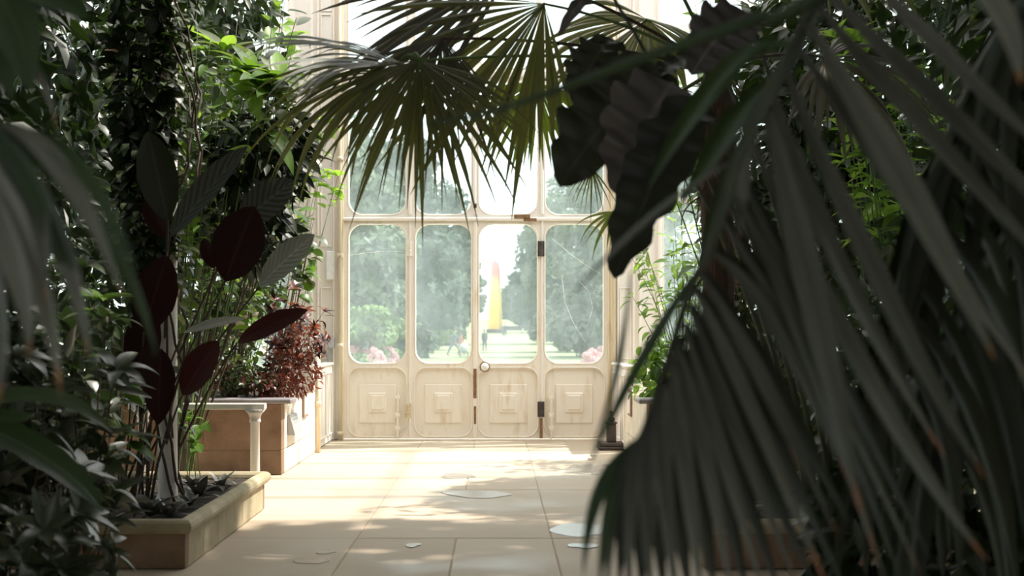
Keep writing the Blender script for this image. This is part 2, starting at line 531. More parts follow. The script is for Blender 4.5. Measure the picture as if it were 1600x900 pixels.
def scatter(root, parent, name, shape, mat, pos, dirs, nrms, scales):
    """a mass of leaves nobody could count, as one mesh of real leaves"""
    n = 3
    wid = {'lance': .17, 'oval': .27, 'strap': .055, 'heart': .34}[shape]
    tv, tuv = [], []
    for i in range(n + 1):
        t = i / n
        w = wid * max(PROF[shape](t), 0.0)
        for x in (-1, 0, 1):
            tv.append((x * w, t * (1 - .12 * t), -.28 * t * t + .25 * abs(x) * w)); tuv.append((x * .5 + .5, t))
    tf = [(3 * i + j, 3 * i + j + 1, 3 * i + j + 4, 3 * i + j + 3) for i in range(n) for j in range(2)]
    tv = np.array(tv); tf = np.array(tf); tuv = np.array(tuv)
    pos = np.asarray(pos, float) - np.array(root.location)
    d = np.asarray(dirs, float); d /= np.linalg.norm(d, axis=1, keepdims=True) + 1e-9
    nn = np.asarray(nrms, float)
    side = np.cross(d, nn); side /= np.linalg.norm(side, axis=1, keepdims=True) + 1e-9
    up = np.cross(side, d)
    s = np.asarray(scales, float)[:, None, None]
    V = (tv[None, :, 0:1] * side[:, None, :] + tv[None, :, 1:2] * d[:, None, :] + tv[None, :, 2:3] * up[:, None, :]) * s + pos[:, None, :]
    K, q = len(pos), len(tv)
    FA = tf[None] + (np.arange(K) * q)[:, None, None]
    me = bpy.data.meshes.new(name)
    nf = K * len(tf)
    me.vertices.add(K * q); me.vertices.foreach_set('co', V.reshape(-1))
    me.loops.add(nf * 4); me.loops.foreach_set('vertex_index', FA.reshape(-1).astype(np.int32))
    me.polygons.add(nf); me.polygons.foreach_set('loop_start', np.arange(0, nf * 4, 4, dtype=np.int32))
    me.polygons.foreach_set('use_smooth', np.ones(nf, bool))
    ul = me.uv_layers.new(name='UVMap')
    ul.data.foreach_set('uv', np.tile(tuv[tf.reshape(-1)].reshape(-1), K))
    me.materials.append(M[mat])
    me.update(calc_edges=True)
    o = new_obj(name, me, parent)
    o['kind'] = 'stuff'
    return o


def blade(name, A, B, w, root, parent, mat, prof='lance', bend=(0, 0, 0), nrm=(0, -.55, .83), fold=.25, n=12, ruffle=0.0, twist=0.0, C=None):
    """one leaf of its own, from A to B, w = half width"""
    A, B = Vector(A), Vector(B)
    C = (A + B) / 2 + Vector(bend) if C is None else Vector(C) * 2 - (A + B) / 2
    L0 = Vector(root.location)
    v, f, uv = [], [], []
    xs = (-1, -.5, 0, .5, 1)
    ph = R.random() * 6
    for i in range(n + 1):
        t = i / n
        p = A * (1 - t) ** 2 + C * 2 * t * (1 - t) + B * t * t
        T = ((C - A) * (1 - t) + (B - C) * t)
        T = T.normalized() if T.length > 1e-6 else Vector((0, 0, -1))
        nv = Vector(nrm)
        if twist:
            nv = Matrix.Rotation(twist * t, 3, T) @ nv
        side = T.cross(nv)
        if side.length < 1e-4: side = T.cross(Vector((.5, .2, .4)))
        side.normalize()
        up = side.cross(T)
        ww = w * max(PROF[prof](t), 0)
        for x in xs:
            q = p + side * (x * ww * (1 + ruffle * .5 * math.sin(9 * t * PI + ph + x))) + up * (fold * abs(x) ** 1.3 * ww + ruffle * ww * abs(x) * math.sin(11 * t * PI + ph * 2 + 2 * x))
            v.append(q - L0); uv.append((x * .5 + .5, t))
    m = len(xs)
    for i in range(n):
        for j in range(m - 1):
            f.append((m * i + j, m * i + j + 1, m * i + m + j + 1, m * i + m + j))
    me = bpy.data.meshes.new(name)
    me.from_pydata(v, [], f)
    ul = me.uv_layers.new(name='UVMap')
    ul.data.foreach_set('uv', [c for lp in me.loops for c in uv[lp.vertex_index]])
    me.polygons.foreach_set('use_smooth', [True] * len(me.polygons))
    me.materials.append(M[mat])
    me.update()
    return new_obj(name, me, parent)


def curve_pts(A, B, bow=(0, 0, 0), n=10):
    A, B = Vector(A), Vector(B)
    C = (A + B) / 2 + Vector(bow)
    return [A * (1 - t) ** 2 + C * 2 * t * (1 - t) + B * t * t for t in [i / n for i in range(n + 1)]]


def stem(root, parent, pts, r0, r1, mat='stem_brown', name='stem', n=6):
    mb = MB()
    k = len(pts)
    mb.tube(pts, [r0 + (r1 - r0) * i / (k - 1) for i in range(k)], n)
    return mb.build(name, M[mat], parent, root, True)


def rvec(z=0.0):
    while True:
        v = Vector((R.uniform(-1, 1), R.uniform(-1, 1), R.uniform(-1, 1)))
        if .05 < v.length < 1: return v.normalized() + Vector((0, 0, z))


def shrub(name, label, cat, base, tips, shape, mat, per, size, t0=.35, smat='stem_brown', droop=-.15, rad=.012, group=None, mats=None, whorl=0):
    root = thing(name, label, cat, base, group)
    for tp in tips:
        pts = curve_pts(Vector(base) + Vector((R.uniform(-.06, .06), R.uniform(-.06, .06), 0)), tp, (R.uniform(-.1, .1), R.uniform(-.1, .1), R.uniform(0, .2)), 10)
        stem(root, root, pts, rad, rad * .3, smat)
        for i in range(per):
            t = t0 + (1 - t0) * (i + R.random()) / per
            k = min(int(t * 10), 9)
            p = pts[k].lerp(pts[k + 1], t * 10 - k)
            T = (pts[k + 1] - pts[k]).normalized()
            d = rvec(droop); d = (d - T * d.dot(T) * .6 + T * .35).normalized()
            off = d * size * R.uniform(.0, .35)
            put_leaf(root, root, shape, R.choice(mats) if mats else mat, p + off, d, Vector((0, -.25, 1)) + rvec() * .5, size * R.uniform(.7, 1.25))
        if whorl:
            T = (pts[-1] - pts[-2]).normalized()
            a = T.cross(Vector((.3, .5, .8))).normalized(); b2 = T.cross(a)
            for q in range(whorl):
                an = 2 * PI * q / whorl + R.random() * .5
                d = (a * math.cos(an) + b2 * math.sin(an)) * .9 + T * .4
                put_leaf(root, root, shape, R.choice(mats) if mats else mat, pts[-1], d, T + rvec() * .2, size * R.uniform(.9, 1.3))
    return root


def mass(root, name, shape, mat, boxes, count, size, face=(0, -.4, .8), droop=-.35):
    """leaf mass filling ellipsoids ((centre), (radii))"""
    w = np.array([b[1][0] * b[1][1] * b[1][2] for b in boxes]) ** .67
    w = w / w.sum()
    idx = NR.choice(len(boxes), count, p=w)
    c = np.array([b[0] for b in boxes])[idx]; r = np.array([b[1] for b in boxes])[idx]
    u = NR.normal(size=(count, 3)); u /= np.linalg.norm(u, axis=1, keepdims=True)
    rad = NR.uniform(.45, 1.0, (count, 1)) ** .5
    pos = c + u * r * rad
    d = u * .6 + NR.normal(size=(count, 3)) * .6; d[:, 2] += droop
    nn = np.array(face)[None] + NR.normal(size=(count, 3)) * .5
    return scatter(root, root, name, shape, mat, pos, d, nn, size * NR.uniform(.6, 1.3, count))

# ================================================================== THE SETTING
XL, XR = -2.33, 1.66            # faces of the rear raised beds, left and right of the passage
XLF, XRF = -2.03, 1.36          # faces of the low front planters
MID = (XLF + XRF) / 2
DY = 18.5                       # the garden front
def mx(u): return (u - CX) * DY / F
def mz(v): return CAMH - (v - CY) * DY / F

# floor: mortar bed with paving slabs laid on it
mb = MB(); mb.box(-9, 9, -3, 18.72, -.12, -.007)
floor = tag(mb.build('floor', M['joint']), kind='structure')
rows_y = [1.9]
while rows_y[-1] < 18.3:
    rows_y.append(rows_y[-1] + (1.78 if len(rows_y) % 2 else 1.2))
rows_y[-1] = 18.36
cols_a = [-3.99, -2.52, -1.05, .42, 1.89, 3.36]
for ri in range(len(rows_y) - 1):
    cols = cols_a if ri % 3 != 1 else [-3.99, -2.52, -1.05, -.30, .42, 1.89, 3.36]
    for ci in range(len(cols) - 1):
        g = .004
        dz = R.uniform(-.003, .0)
        mb = MB(); mb.box(cols[ci] + g, cols[ci + 1] - g, rows_y[ri] + g, rows_y[ri + 1] - g, -.03, dz, .005)
        o = mb.build('paving_slab', M['paver'], floor)
mb = MB(); mb.box(mx(537), mx(950), 18.37, 18.62, -.03, .004)
mb.build('threshold_stone', M['stone_pale'], floor)


# garden front: door leaves and lights between the mullions
BAYS = ((537, 641, 546, 634), (641, 742, 650, 736), (742, 847, 749, 839), (847, 950, 852, 942))
YF, YB = DY - .05, DY + .03


def bay_panel(root, b, v0, v1, h0, h1, rad, corners=(1, 1, 1, 1), m='paint', lower=False, mould=True):
    X0, X1, x0, x1 = (mx(q) for q in b)
    Z0, Z1, z0, z1 = mz(v0), mz(v1), mz(h0), mz(h1)
    if lower:
        zs = mz(569)
        mb = MB()
        plate_hole(mb, X0, X1, zs, Z1, x0, x1, z0, z1, rad, YF, YB, corners)
        pz0, pz1 = mz(682), mz(574)
        plate_hole(mb, X0, X1, Z0, zs, x0 - .02, x1 + .02, pz0, pz1, .18, YF, YB)
        fr = mb.build('frame', M[m], root)
        mb = MB(); mb.box(x0 - .03, x1 + .03, YF + .032, YB - .01, pz0 - .01, pz1 + .01)
        pn = mb.build('lower_panel', M[m], root)
        mb = MB(); mb.tube([(p[0], YF, p[1]) for p in rr_points(x0 - .02, x1 + .02, pz0, pz1, .18, 8)], .013, 6, True)
        mb.build('moulding', M[m], pn, None, True)
        cx = (x0 + x1) / 2
        a, c0, c1 = .27, mz(661), mz(600)
        mb = MB(); mb.box(cx - a, cx + a, YF + .012, YF + .04, c0, c1, .010)
        mb.build('raised_field', M[m], pn)
        a, c0, c1 = .135, mz(645), mz(613)
        mb = MB(); mb.box(cx - a, cx + a, YF - .012, YF + .03, c0, c1, .016)
        mb.build('raised_block', M[m], pn)
        a, c0, c1 = .095, mz(640), mz(617)
        mb = MB(); mb.box(cx - a, cx + a, YF - .026, YF + .0, c0, c1, .010)
        mb.build('raised_block', M[m], pn)
    else:
        mb = MB()
        plate_hole(mb, X0, X1, Z0, Z1, x0, x1, z0, z1, rad, YF, YB, corners)
        fr = mb.build('frame', M[m], root)
    if mould:
        mb = MB(); mb.tube([(p[0], YF, p[1]) for p in rr_points(x0 - .012, x1 + .012, z0 - .012, z1 + .012, rad, 8, corners)], .011, 6, True)
        mb.build('glazing_bead', M[m], fr, None, True)
    mb = MB(); mb.box(x0 - .02, x1 + .02, DY - .012, DY - .006, z0 - .02, z1 + .02)
    mb.build('pane', M['glass'], root)


names = ('window_1', 'door_1', 'door_2', 'window_2')
labs = ('fixed light beside the left door leaf', 'cream door leaf with rounded pane, knobless', 'cream door leaf with white knob', 'fixed light beside the right door leaf')
leaf_roots = []
for b, nm, lb in zip(BAYS, names, labs):
    t = thing(nm, lb, None, (0, 0, 0), None, 'structure')
    bay_panel(t, b, 685, 344, 567, 351, .20, m='paint_door', lower=True)
    leaf_roots.append(t)
k = 3
for b in BAYS:
    t = thing('window_%d' % k, 'upper light of the garden front above the doors', None, (0, 0, 0), None, 'structure'); k += 1
    bay_panel(t, b, 343, 119, 335, 129, .20)
for b in BAYS:
    t = thing('window_%d' % k, 'topmost light of the garden front', None, (0, 0, 0), None, 'structure'); k += 1
    bay_panel(t, b, 118, -150, 107, -138, .20)
# mullion beads and the transom mouldings
def trim(n, fn, mat='paint', smooth=False):
    mb = MB(); fn(mb)
    return tag(mb.build('trim_%d' % n, M[mat], None, None, smooth), kind='structure')
def f_transom(mb):
    mb.box(mx(537), mx(950), YF - .05, YF, mz(345.5), mz(340.5), .012)
    mb.box(mx(537), mx(950), YF - .07, YF, mz(122), mz(112), .02)
trim(1, f_transom)
def f_mull(mb):
    for u in (641, 742, 847):
        mb.box(mx(u) - .022, mx(u) + .022, YF - .03, YF, mz(336), mz(122), .01)
        mb.box(mx(u) - .022, mx(u) + .022, YF - .03, YF, mz(112), mz(-150), .01)
    for u in (641, 847):
        mb.box(mx(u) - .018, mx(u) + .018, YF - .018, YF, mz(685), mz(345), .008)
trim(2, f_mull)

# pale scratches on the rightmost pane and the leftmost
for (par, pts) in ((leaf_roots[3], [(862, 372), (890, 396), (915, 414), (938, 428)]), (leaf_roots[3], [(878, 430), (882, 470), (896, 505), (915, 535)]), (leaf_roots[3], [(905, 440), (920, 455), (926, 480), (918, 510)]),
                   (leaf_roots[0], [(548, 399), (575, 395), (605, 392), (632, 394)])):
    mb = MB(); mb.tube([(mx(u), DY - .014, mz(v)) for (u, v) in pts], .0022, 5)
    mb.build('scratch', M['white_enamel'], par)
# furniture of the doors
d1, d2, w1, w2 = leaf_roots[1], leaf_roots[2], leaf_roots[0], leaf_roots[3]
mb = MB(); mb.box(mx(742) - .025, mx(742) + .030, YF - .022, YF + .01, mz(684), mz(346), .01)
mb.build('meeting_stile', M['paint_door'], d2)
mb = MB(); mb.box(mx(742) - .022, mx(742) + .026, YF - .030, YF - .018, mz(622), mz(576), .006)
mb.box(mx(742) - .014, mx(742) + .02, YF - .028, YF - .02, mz(662), mz(634), .004)
mb.build('rusted_lock_plate', M['rust'], d2)['label'] = 'rust-stained lock edge'
mb = MB()
c = Vector((mx(757.5), YF - .07, mz(573)))
mb.tube([c + Vector((0, y, 0)) for y in (.07, .03, .012, -.01, -.028, -.036)], [.016, .016, .05, .058, .045, .01], 14)
mb.build('door_knob', M['white_enamel'], d2, None, True)['label'] = 'round white knob'
mb = MB(); mb.tube([(c.x, YF + .005, c.z), (c.x, YF - .012, c.z)], .075, 16)
mb.build('knob_rose', M['rust'], d2, None, True)
def hinge(parent, u, va, vb, mat):
    mb = MB()
    z0, z1 = mz(vb), mz(va)
    for i in range(4):
        a = z0 + (z1 - z0) * (i + .06) / 4; e = z0 + (z1 - z0) * (i + .94) / 4
        mb.tube([(mx(u), YF - .035, a), (mx(u), YF - .035, e)], .026 if i % 2 else .021, 10)
    mb.box(mx(u) - .05, mx(u) + .05, YF - .03, YF - .018, z0, z1, .004)
    return mb.build('hinge', M[mat], parent)
hinge(d2, 845, 377, 401, 'iron'); hinge(d2, 845, 627, 651, 'iron')
hinge(d1, 641, 377, 401, 'paint_door'); hinge(d1, 638, 630, 652, 'paint_rust')
mb = MB(); mb.box(mx(843), mx(847.5), YF - .045, YF - .02, mz(684), mz(653), .004)
mb.build('rusted_stile_edge', M['rust'], d2)
for (par, u) in ((w1, 622), (w2, 861)):
    mb = MB()
    mb.tube([(mx(u), YF - .03, mz(685)), (mx(u), YF - .03, mz(612))], .016, 8)
    for v in (620, 648, 668):
        mb.box(mx(u) - .035, mx(u) + .035, YF - .045, YF + .005, mz(v + 3), mz(v - 3), .004)
    mb.tube([(mx(u), YF - .03, mz(650)), (mx(u) - .02, YF - .09, mz(650))], .012, 8)
    mb.build('slide_bolt', M['paint_door'], par)
mb = MB(); mb.box(mx(803), mx(828), YF - .075, YF - .045, mz(342), mz(336), .006); mb.box(mx(818), mx(838), YF - .06, YF - .045, mz(347), mz(342), .004)
mb.build('flaking_latch', M['rust'], d2)
mb = MB(); mb.box(mx(740), mx(745), YF - .06, YF - .03, mz(326), mz(319), .006)
mb.build('catch', M['iron'], d2)

# walls of the garden front, left and right of the doors
def wall_piece(name, x0, x1, z0, z1, mat='paint'):
    mb = MB(); mb.box(x0, x1, DY - .03, DY + .14, z0, z1)
    return tag(mb.build(name, M[mat]), kind='structure')
TOP = mz(-150)
wl = wall_piece('wall_back_left', mx(455), mx(537), 0, TOP)
wr = wall_piece('wall_back_right', mx(950), mx(1032), 0, TOP)
for par, us, s in ((wl, (455, 537), 1), (wr, (1032, 950), -1)):
    a, e = us
    for (q, wd, pr, m) in ((.03, .05, .05, 'paint'), (.40, .035, .045, 'paint'), (.52, .03, .035, 'paint'), (.82, .03, .05, 'paint'), (.97, .06, .075, 'paint_rust')):
        x = mx(a) + (mx(e) - mx(a)) * q
        mb = MB(); mb.box(x - wd / 2, x + wd / 2, DY - .03 - pr, DY - .02, 0, TOP, .008)
        mb.build('bead', M[m], par)
    x0 = mx(a) + (mx(e) - mx(a)) * .55; x1 = mx(a) + (mx(e) - mx(a)) * .80
    for (va, vb) in ((-130, 18), (24, 180), (192, 385), (450, 560)):
        mb = MB()
        z0, z1 = mz(vb), mz(va)
        xa, xb = min(x0, x1) + .02, max(x0, x1) - .02
        pts = [(xa, DY - .04, z0), (xb, DY - .04, z0), (xb, DY - .04, z1), (xa, DY - .04, z1)]
        for i in range(4):
            mb.tube([pts[i], pts[(i + 1) % 4]], .012, 6)
        mb.build('panel_moulding', M['paint'], par)
    mb = MB(); mb.box(mx(min(a, e)), mx(max(a, e)), DY - .12, DY + .16, TOP, TOP + .35, .03)
    mb.build('cornice', M['paint'], par)
# plate, junction box and conduit on the left pilaster
mb = MB(); mb.box(mx(511), mx(524), DY - .10, DY - .03, mz(438), mz(393), .012)
mb.build('blank_plate', M['white_enamel'], wl)
mb = MB(); mb.box(mx(508), mx(524), DY - .13, DY - .03, mz(544), mz(527), .012)
mb.tube([(mx(516), DY - .07, mz(544)), (mx(516), DY - .07, mz(640))], .018, 8)
mb.build('junction_box', M['grey_box'], wl)
# pipes by the corners
mb = MB(); mb.tube([(mx(533), DY - .12, 0), (mx(533), DY - .12, TOP)], .024, 10)
for v in (676, 540, 400, 250): mb.tube([(mx(533), DY - .12, mz(v) - .03), (mx(533), DY - .12, mz(v) + .03)], .047, 10)
mb.build('corner_pipe', M['paint_rust'], wl, None, True)
mb = MB(); mb.tube([(mx(957), DY - .12, 0), (mx(957), DY - .12, TOP)], .035, 10)
mb.build('corner_pipe', M['paint_rust'], wr, None, True)
# header above
mb = MB(); mb.box(mx(537), mx(950), YF - .06, DY + .14, TOP, TOP + .35, .03)
tag(mb.build('wall_back_header', M['paint']), kind='structure')


def glazed_wall(name, A, B, n, lab):
    """iron-framed glazing on a low plinth wall, from A to B"""
    A, B = Vector(A), Vector(B)
    t = thing(name, lab, None, (0, 0, 0), None, 'structure')
    d = (B - A) / n
    nrm = Vector((-d.y, d.x, 0)).normalized()
    def quadbox(p, q, z0, z1, th, nm, mat):
        a = nrm * th / 2
        mb = MB()
        vs = [p - a, q - a, q + a, p + a]
        mb.add([(x.x, x.y, z0) for x in vs] + [(x.x, x.y, z1) for x in vs], [(3, 2, 1, 0), (4, 5, 6, 7), (0, 1, 5, 4), (1, 2, 6, 5), (2, 3, 7, 6), (3, 0, 4, 7)])
        return mb.build(nm, M[mat], t)
    e = d.normalized()
    quadbox(A, B, 0, .9, .25, 'plinth', 'stone_pale')
    for z in (.9, 3.4, 5.9):
        quadbox(A, B, z, z + .10, .14, 'transom', 'paint')
    for i in range(n + 1):
        quadbox(A + d * i - e * .05, A + d * i + e * .05, .9, 7.0, .12, 'mullion', 'paint')
    for i in range(n):
        for (z0, z1) in ((1.0, 3.4), (3.5, 5.9), (6.0, 7.0)):
            quadbox(A + d * i + e * .05, A + d * (i + 1) - e * .05, z0, z1, .006, 'pane', 'glass_side')
    return t


glazed_wall('wall_back_far_left', (-8.6, DY + .02, 0), (mx(455), DY + .02, 0), 5, 'glazed wall behind the plants at the left')
glazed_wall('wall_back_far_right', (mx(1032), DY + .02, 0), (8.6, DY + .02, 0), 5, 'glazed wall behind the plants at the right')
glazed_wall('wall_left', (-8.6, -3, 0), (-8.6, DY, 0), 14, 'glazed side wall at the left')
glazed_wall('wall_right', (8.6, DY, 0), (8.6, -3, 0), 14, 'glazed side wall at the right')
# iron roof ribs of the glasshouse
rt = thing('ceiling', 'iron ribs of the glasshouse roof', None, (0, 0, 0), None, 'structure')
for y in np.arange(-3, 19, 1.55):
    mb = MB()
    mb.tube([(8.6 * math.cos(a), y, 7.0 + 3.6 * math.sin(a)) for a in [PI * i / 16 for i in range(17)]], .045, 6)
    mb.build('rib', M['paint'], rt)
for a in [PI * i / 10 for i in range(1, 10)]:
    mb = MB(); mb.tube([(8.6 * math.cos(a), -3, 7.0 + 3.6 * math.sin(a)), (8.6 * math.cos(a), 18.6, 7.0 + 3.6 * math.sin(a))], .03, 6)
    mb.build('purlin', M['paint'], rt)


# ------------------------------------------------------------------ low front planters with bullnose rims
def front_planter(xin, xout, label, y0=8.37, y1=11.23):
    xa, xb = min(xin, xout), max(xin, xout)
    t = thing('stone_planter', label, 'planter', ((xa + xb) / 2, y0, 0), 'low stone planters along the passage')
    th = .08
    def blocks(nm_pts):
        for (a, b, c, d) in nm_pts:
            mb = MB(); mb.box(a, b, c, d, 0.004, .235, .004); mb.build('stone_panel', M['stone_shaded'] if d - c < .2 else M['stone'], t, t)  # front panels take the stone colour darkened for shade
    g = .002
    nfx = 2
    wx = (xb - xa) / nfx
    blocks([(xa + i * wx + g, xa + (i + 1) * wx - g, y0, y0 + th) for i in range(nfx)])
    blocks([(xa + i * wx + g, xa + (i + 1) * wx - g, y1 - th, y1) for i in range(nfx)])
    ny = 3
    wy = (y1 - y0 - 2 * th) / ny
    for xs in ((xa, xa + th), (xb - th, xb)):
        blocks([(xs[0], xs[1], y0 + th + i * wy + g, y0 + th + (i + 1) * wy - g) for i in range(ny)])
    prof = [(-.005, .228), (.028, .236), (.045, .256), (.050, .280), (.043, .304), (.024, .322), (-.005, .330), (-.035, .324), (-.055, .306), (-.065, .28), (-.065, .228)]
    v, f = [], []
    for (o, z) in prof:
        v += [(xa - o, y0 - o, z), (xb + o, y0 - o, z), (xb + o, y1 + o, z), (xa - o, y1 + o, z)]
    k = len(prof)
    for i in range(k):
        j = (i + 1) % k
        for c in range(4):
            e = (c + 1) % 4
            f.append((i * 4 + c, i * 4 + e, j * 4 + e, j * 4 + c))
    mb = MB(); mb.add(v, f); rm = mb.build('bullnose_rim', M['stone'], t, t)
    for pg in rm.data.polygons: pg.use_smooth = False
    mb = MB()
    nx, ny2 = 14, 22
    vv, ff = [], []
    for j in range(ny2 + 1):
        for i in range(nx + 1):
            vv.append((xa + .055 + (xb - xa - .11) * i / nx, y0 + .055 + (y1 - y0 - .11) * j / ny2, .265 + R.uniform(-.02, .035)))
    for j in range(ny2):
        for i in range(nx):
            q = j * (nx + 1) + i
            ff.append((q, q + 1, q + nx + 2, q + nx + 1))
    mb.add(vv, ff)
    mb.build('soil', M['soil'], t, t, True)
    return t


pl = front_planter(XLF, XLF - 1.75, 'low sandstone planter with rounded rim holding the cream column')
pr = front_planter(XRF, XRF + 1.75, 'low sandstone planter with rounded rim under the hanging palm leaves')


# ------------------------------------------------------------------ rear raised beds of coursed stone
def rear_bed(xin, sgn, label, lab2):
    """xin: face towards the passage; the bed runs away in direction sgn"""
    y0, y1, w = 13.9, 16.42, 3.2
    t = thing('raised_stone_bed', label, 'raised bed', (xin, y0, 0), 'coursed stone beds by the garden front')
    mb = MB()
    xa, xb = sorted((xin + sgn * .012, xin + sgn * w))
    mb.box(xa, xb, y0 + .012, y1 - .01, 0, .775); mb.build('core', M['joint'], t, t)
    zc = ((.004, .262), (.270, .768))
    for zi, (z0, z1) in enumerate(zc):
        L = (1.05, .85)[zi]
        x = 0
        while x < w - .05:
            e = min(x + L, w)
            a, b = sorted((xin + sgn * (x + (.0 if x == 0 else .004)), xin + sgn * (e - .004)))
            mb = MB(); mb.box(a, b, y0, y0 + .2, z0, z1, .005); mb.build('stone_block', M['stone_shaded'], t, t)  # shade of the front face put into the stone colour
            x = e
        y = y0 + .2
        Ls = (1.25, .95)[zi]
        while y < y1 - .05:
            e = min(y + Ls, y1)
            a, b = sorted((xin, xin + sgn * .2))
            mb = MB(); mb.box(a, b, y + .003, e - .003, z0, z1, .005); mb.build('stone_block', M['stone_pale'], t, t)  # brightness of the lit side put into the stone colour
            y = e
    mb = MB()
    a, b = sorted((xin - sgn * .12, xin + sgn * w))
    mb.box(a, b, y0 - .10, y0 + .30, .776, .828, .012)
    mb.build('coping', M['slate'], t, t)
    mb = MB()
    a, b = sorted((xin + sgn * .22, xin + sgn * (w - .1)))
    nx, ny = 16, 12
    vv = [(a + (b - a) * i / nx, y0 + .3 + (y1 - y0 - .4) * j / ny, .79 + R.uniform(-.03, .04)) for j in range(ny + 1) for i in range(nx + 1)]
    mb.add(vv, [(j * (nx + 1) + i, j * (nx + 1) + i + 1, (j + 1) * (nx + 1) + i + 1, (j + 1) * (nx + 1) + i) for j in range(ny) for i in range(nx)])
    mb.build('soil', M['soil'], t, t, True)
    # panelled screen wall from the bed to the garden front
    s = thing('panelled_screen', lab2, 'screen', (xin, 16.5, 0), 'low cream screens by the doors')
    a, b = sorted((xin + sgn * .01, xin + sgn * .11))
    mb = MB(); mb.box(a, b, 16.5, 18.30, 0.004, 1.08, .02); mb.build('board', M['paint'], s, s)
    for (ya, yb) in ((16.56, 16.9), (17.0, 17.55), (17.65, 18.2)):
        mb = MB(); x = xin
        pts = [(x, ya, .12), (x, yb, .12), (x, yb, .98), (x, ya, .98)]
        for i in range(4): mb.tube([pts[i], pts[(i + 1) % 4]], .012, 6)
        mb.build('panel_moulding', M['paint'], s, s)
    mb = MB(); mb.box(a - .02, b + .02, 16.48, 18.3, 1.08, 1.12, .01); mb.build('cap_rail', M['paint'], s, s)
    return t


rl = rear_bed(XL, -1, 'raised stone bed with dark coping under the copper-leaved shrub', 'low cream panelled screen beside the plaque wall')
rr_ = rear_bed(XR, 1, 'raised stone bed half hidden behind the hanging palm leaves', 'low cream panelled screen behind the iron pedestal')


def pipe(x, label):
    t = thing('drain_pipe', label, 'pipe', (x, 16.46, 0))
    mb = MB(); mb.tube([(x, 16.46, .004), (x, 16.46, 1.25)], .033, 10); mb.build('pipe', M['paint_rust'], t, t, True)
    mb = MB(); mb.tube([(x, 16.46, .6), (x, 16.46, .66)], .043, 10); mb.build('collar', M['paint_rust'], t, t, True)
    return t
pipe(XL + .04, 'ochre drain pipe standing between plaque wall and cream screen')

# plaque and notices on the bed walls
t = thing('plaque', 'tilted grey lettered plaque fixed to the pale bed wall', 'plaque', (XL + .012, 14.5, .42))
mb = MB()
y0, y1 = 14.28, 14.86
mb.add([(XL + .004, y0, .40), (XL + .09, y0, .40), (XL + .03, y0, .62), (XL + .004, y0, .62), (XL + .004, y1, .40), (XL + .09, y1, .40), (XL + .03, y1, .62), (XL + .004, y1, .62)],
       [(0, 1, 2, 3), (7, 6, 5, 4), (1, 5, 6, 2), (3, 2, 6, 7), (0, 4, 5, 1), (0, 3, 7, 4)])
mb.build('board', M['plaque'], t, t)
for i in range(4):
    z = .585 - i * .042
    x = XL + .09 - (z - .40) / .22 * .06
    yy = y0 + .05
    while yy < y1 - .08:
        L = R.uniform(.03, .09)
        mb = MB(); mb.box(x - .004, x + .003, yy, min(yy + L, y1 - .04), z - .009, z + .009)
        mb.build('lettering', M['plaque_text'], t, t)
        yy += L + .02
def notice(x, s, y, label):
    t = thing('framed_notice', label, 'notice', (x, y, .5))
    a, b = sorted((x + s * .002, x + s * .025))
    mb = MB(); mb.box(a, b, y - .17, y + .17, .52, .84, .004); mb.build('frame', M['notice_frame'], t, t)
    a, b = sorted((x + s * .02, x + s * .029))
    mb = MB(); mb.box(a, b, y - .135, y + .135, .555, .805); mb.build('sheet', M['notice'], t, t)
notice(XL, 1, 15.55, 'small brown-framed notice on the pale wall above the plaque')
notice(XR, -1, 15.75, 'small framed notice on the far bed wall beside the green shrub')

# iron columns
def iron_column(x, y, zb, label):
    t = thing('iron_column', label, 'column', (x, y, zb))
    mb = MB(); mb.lathe(x, y, [(.088, zb), (.088, zb + .04), (.076, zb + .06), (.072, zb + .12), (.070, 3.0), (.066, 7.4)], 20)
    mb.build('shaft', M['paint_rust'] if False else M['paint'], t, t, True)
    mb = MB(); mb.lathe(x, y, [(.066, 7.3), (.10, 7.4), (.14, 7.6), (.14, 7.7)], 20); mb.build('capital', M['paint'], t, t, True)
    return t
COLX, COLY = (262 - CX) * 9.55 / F, 9.55
iron_column(COLX, COLY, .27, 'tall cream iron column wrapped in creeper, standing in the low planter')

sx, sy = (398.5 - CX) * 11.42 / F, 11.42
t = thing('staging_frame', 'cream iron staging frame with flared slender leg behind the low planter', 'frame', (sx, sy, 0))
for x in (sx, sx - 1.0):
    mb = MB(); mb.lathe(x, sy, [(.075, .004), (.075, .04), (.05, .07), (.044, .1), (.041, .74), (.052, .75), (.052, .765), (.046, .78), (.06, .82), (.095, .862)], 16)
    mb.build('leg', M['paint'], t, t, True)
mb = MB(); mb.box(sx - 1.12, sx + .095, sy - .05, sy + .05, .862, .915, .006); mb.build('beam', M['paint'], t, t)

# iron pedestal at the right of the doors
px, py = (955 - CX) * 16.95 / F, 16.95
t = thing('iron_pedestal', 'dark iron stepped pedestal on the floor beside the door wall', 'pedestal', (px, py, 0))
mb = MB(); mb.box(px - .18, px + .18, py - .18, py + .18, .004, .045, .008); mb.box(px - .165, px + .165, py - .165, py + .165, .045, .095, .012); mb.build('base_plate', M['iron'], t, t)
mb = MB(); mb.box(px - .062, px + .062, py - .062, py + .062, .095, .34, .008); mb.box(px - .075, px + .075, py - .075, py + .075, .34, .365, .008); mb.build('post', M['iron'], t, t)
mb = MB(); mb.lathe(px, py, [(.03, .365), (.05, .385), (.05, .41), (.02, .43), (.018, .47), (.028, .49), (.005, .515)], 12); mb.build('finial', M['iron'], t, t, True)

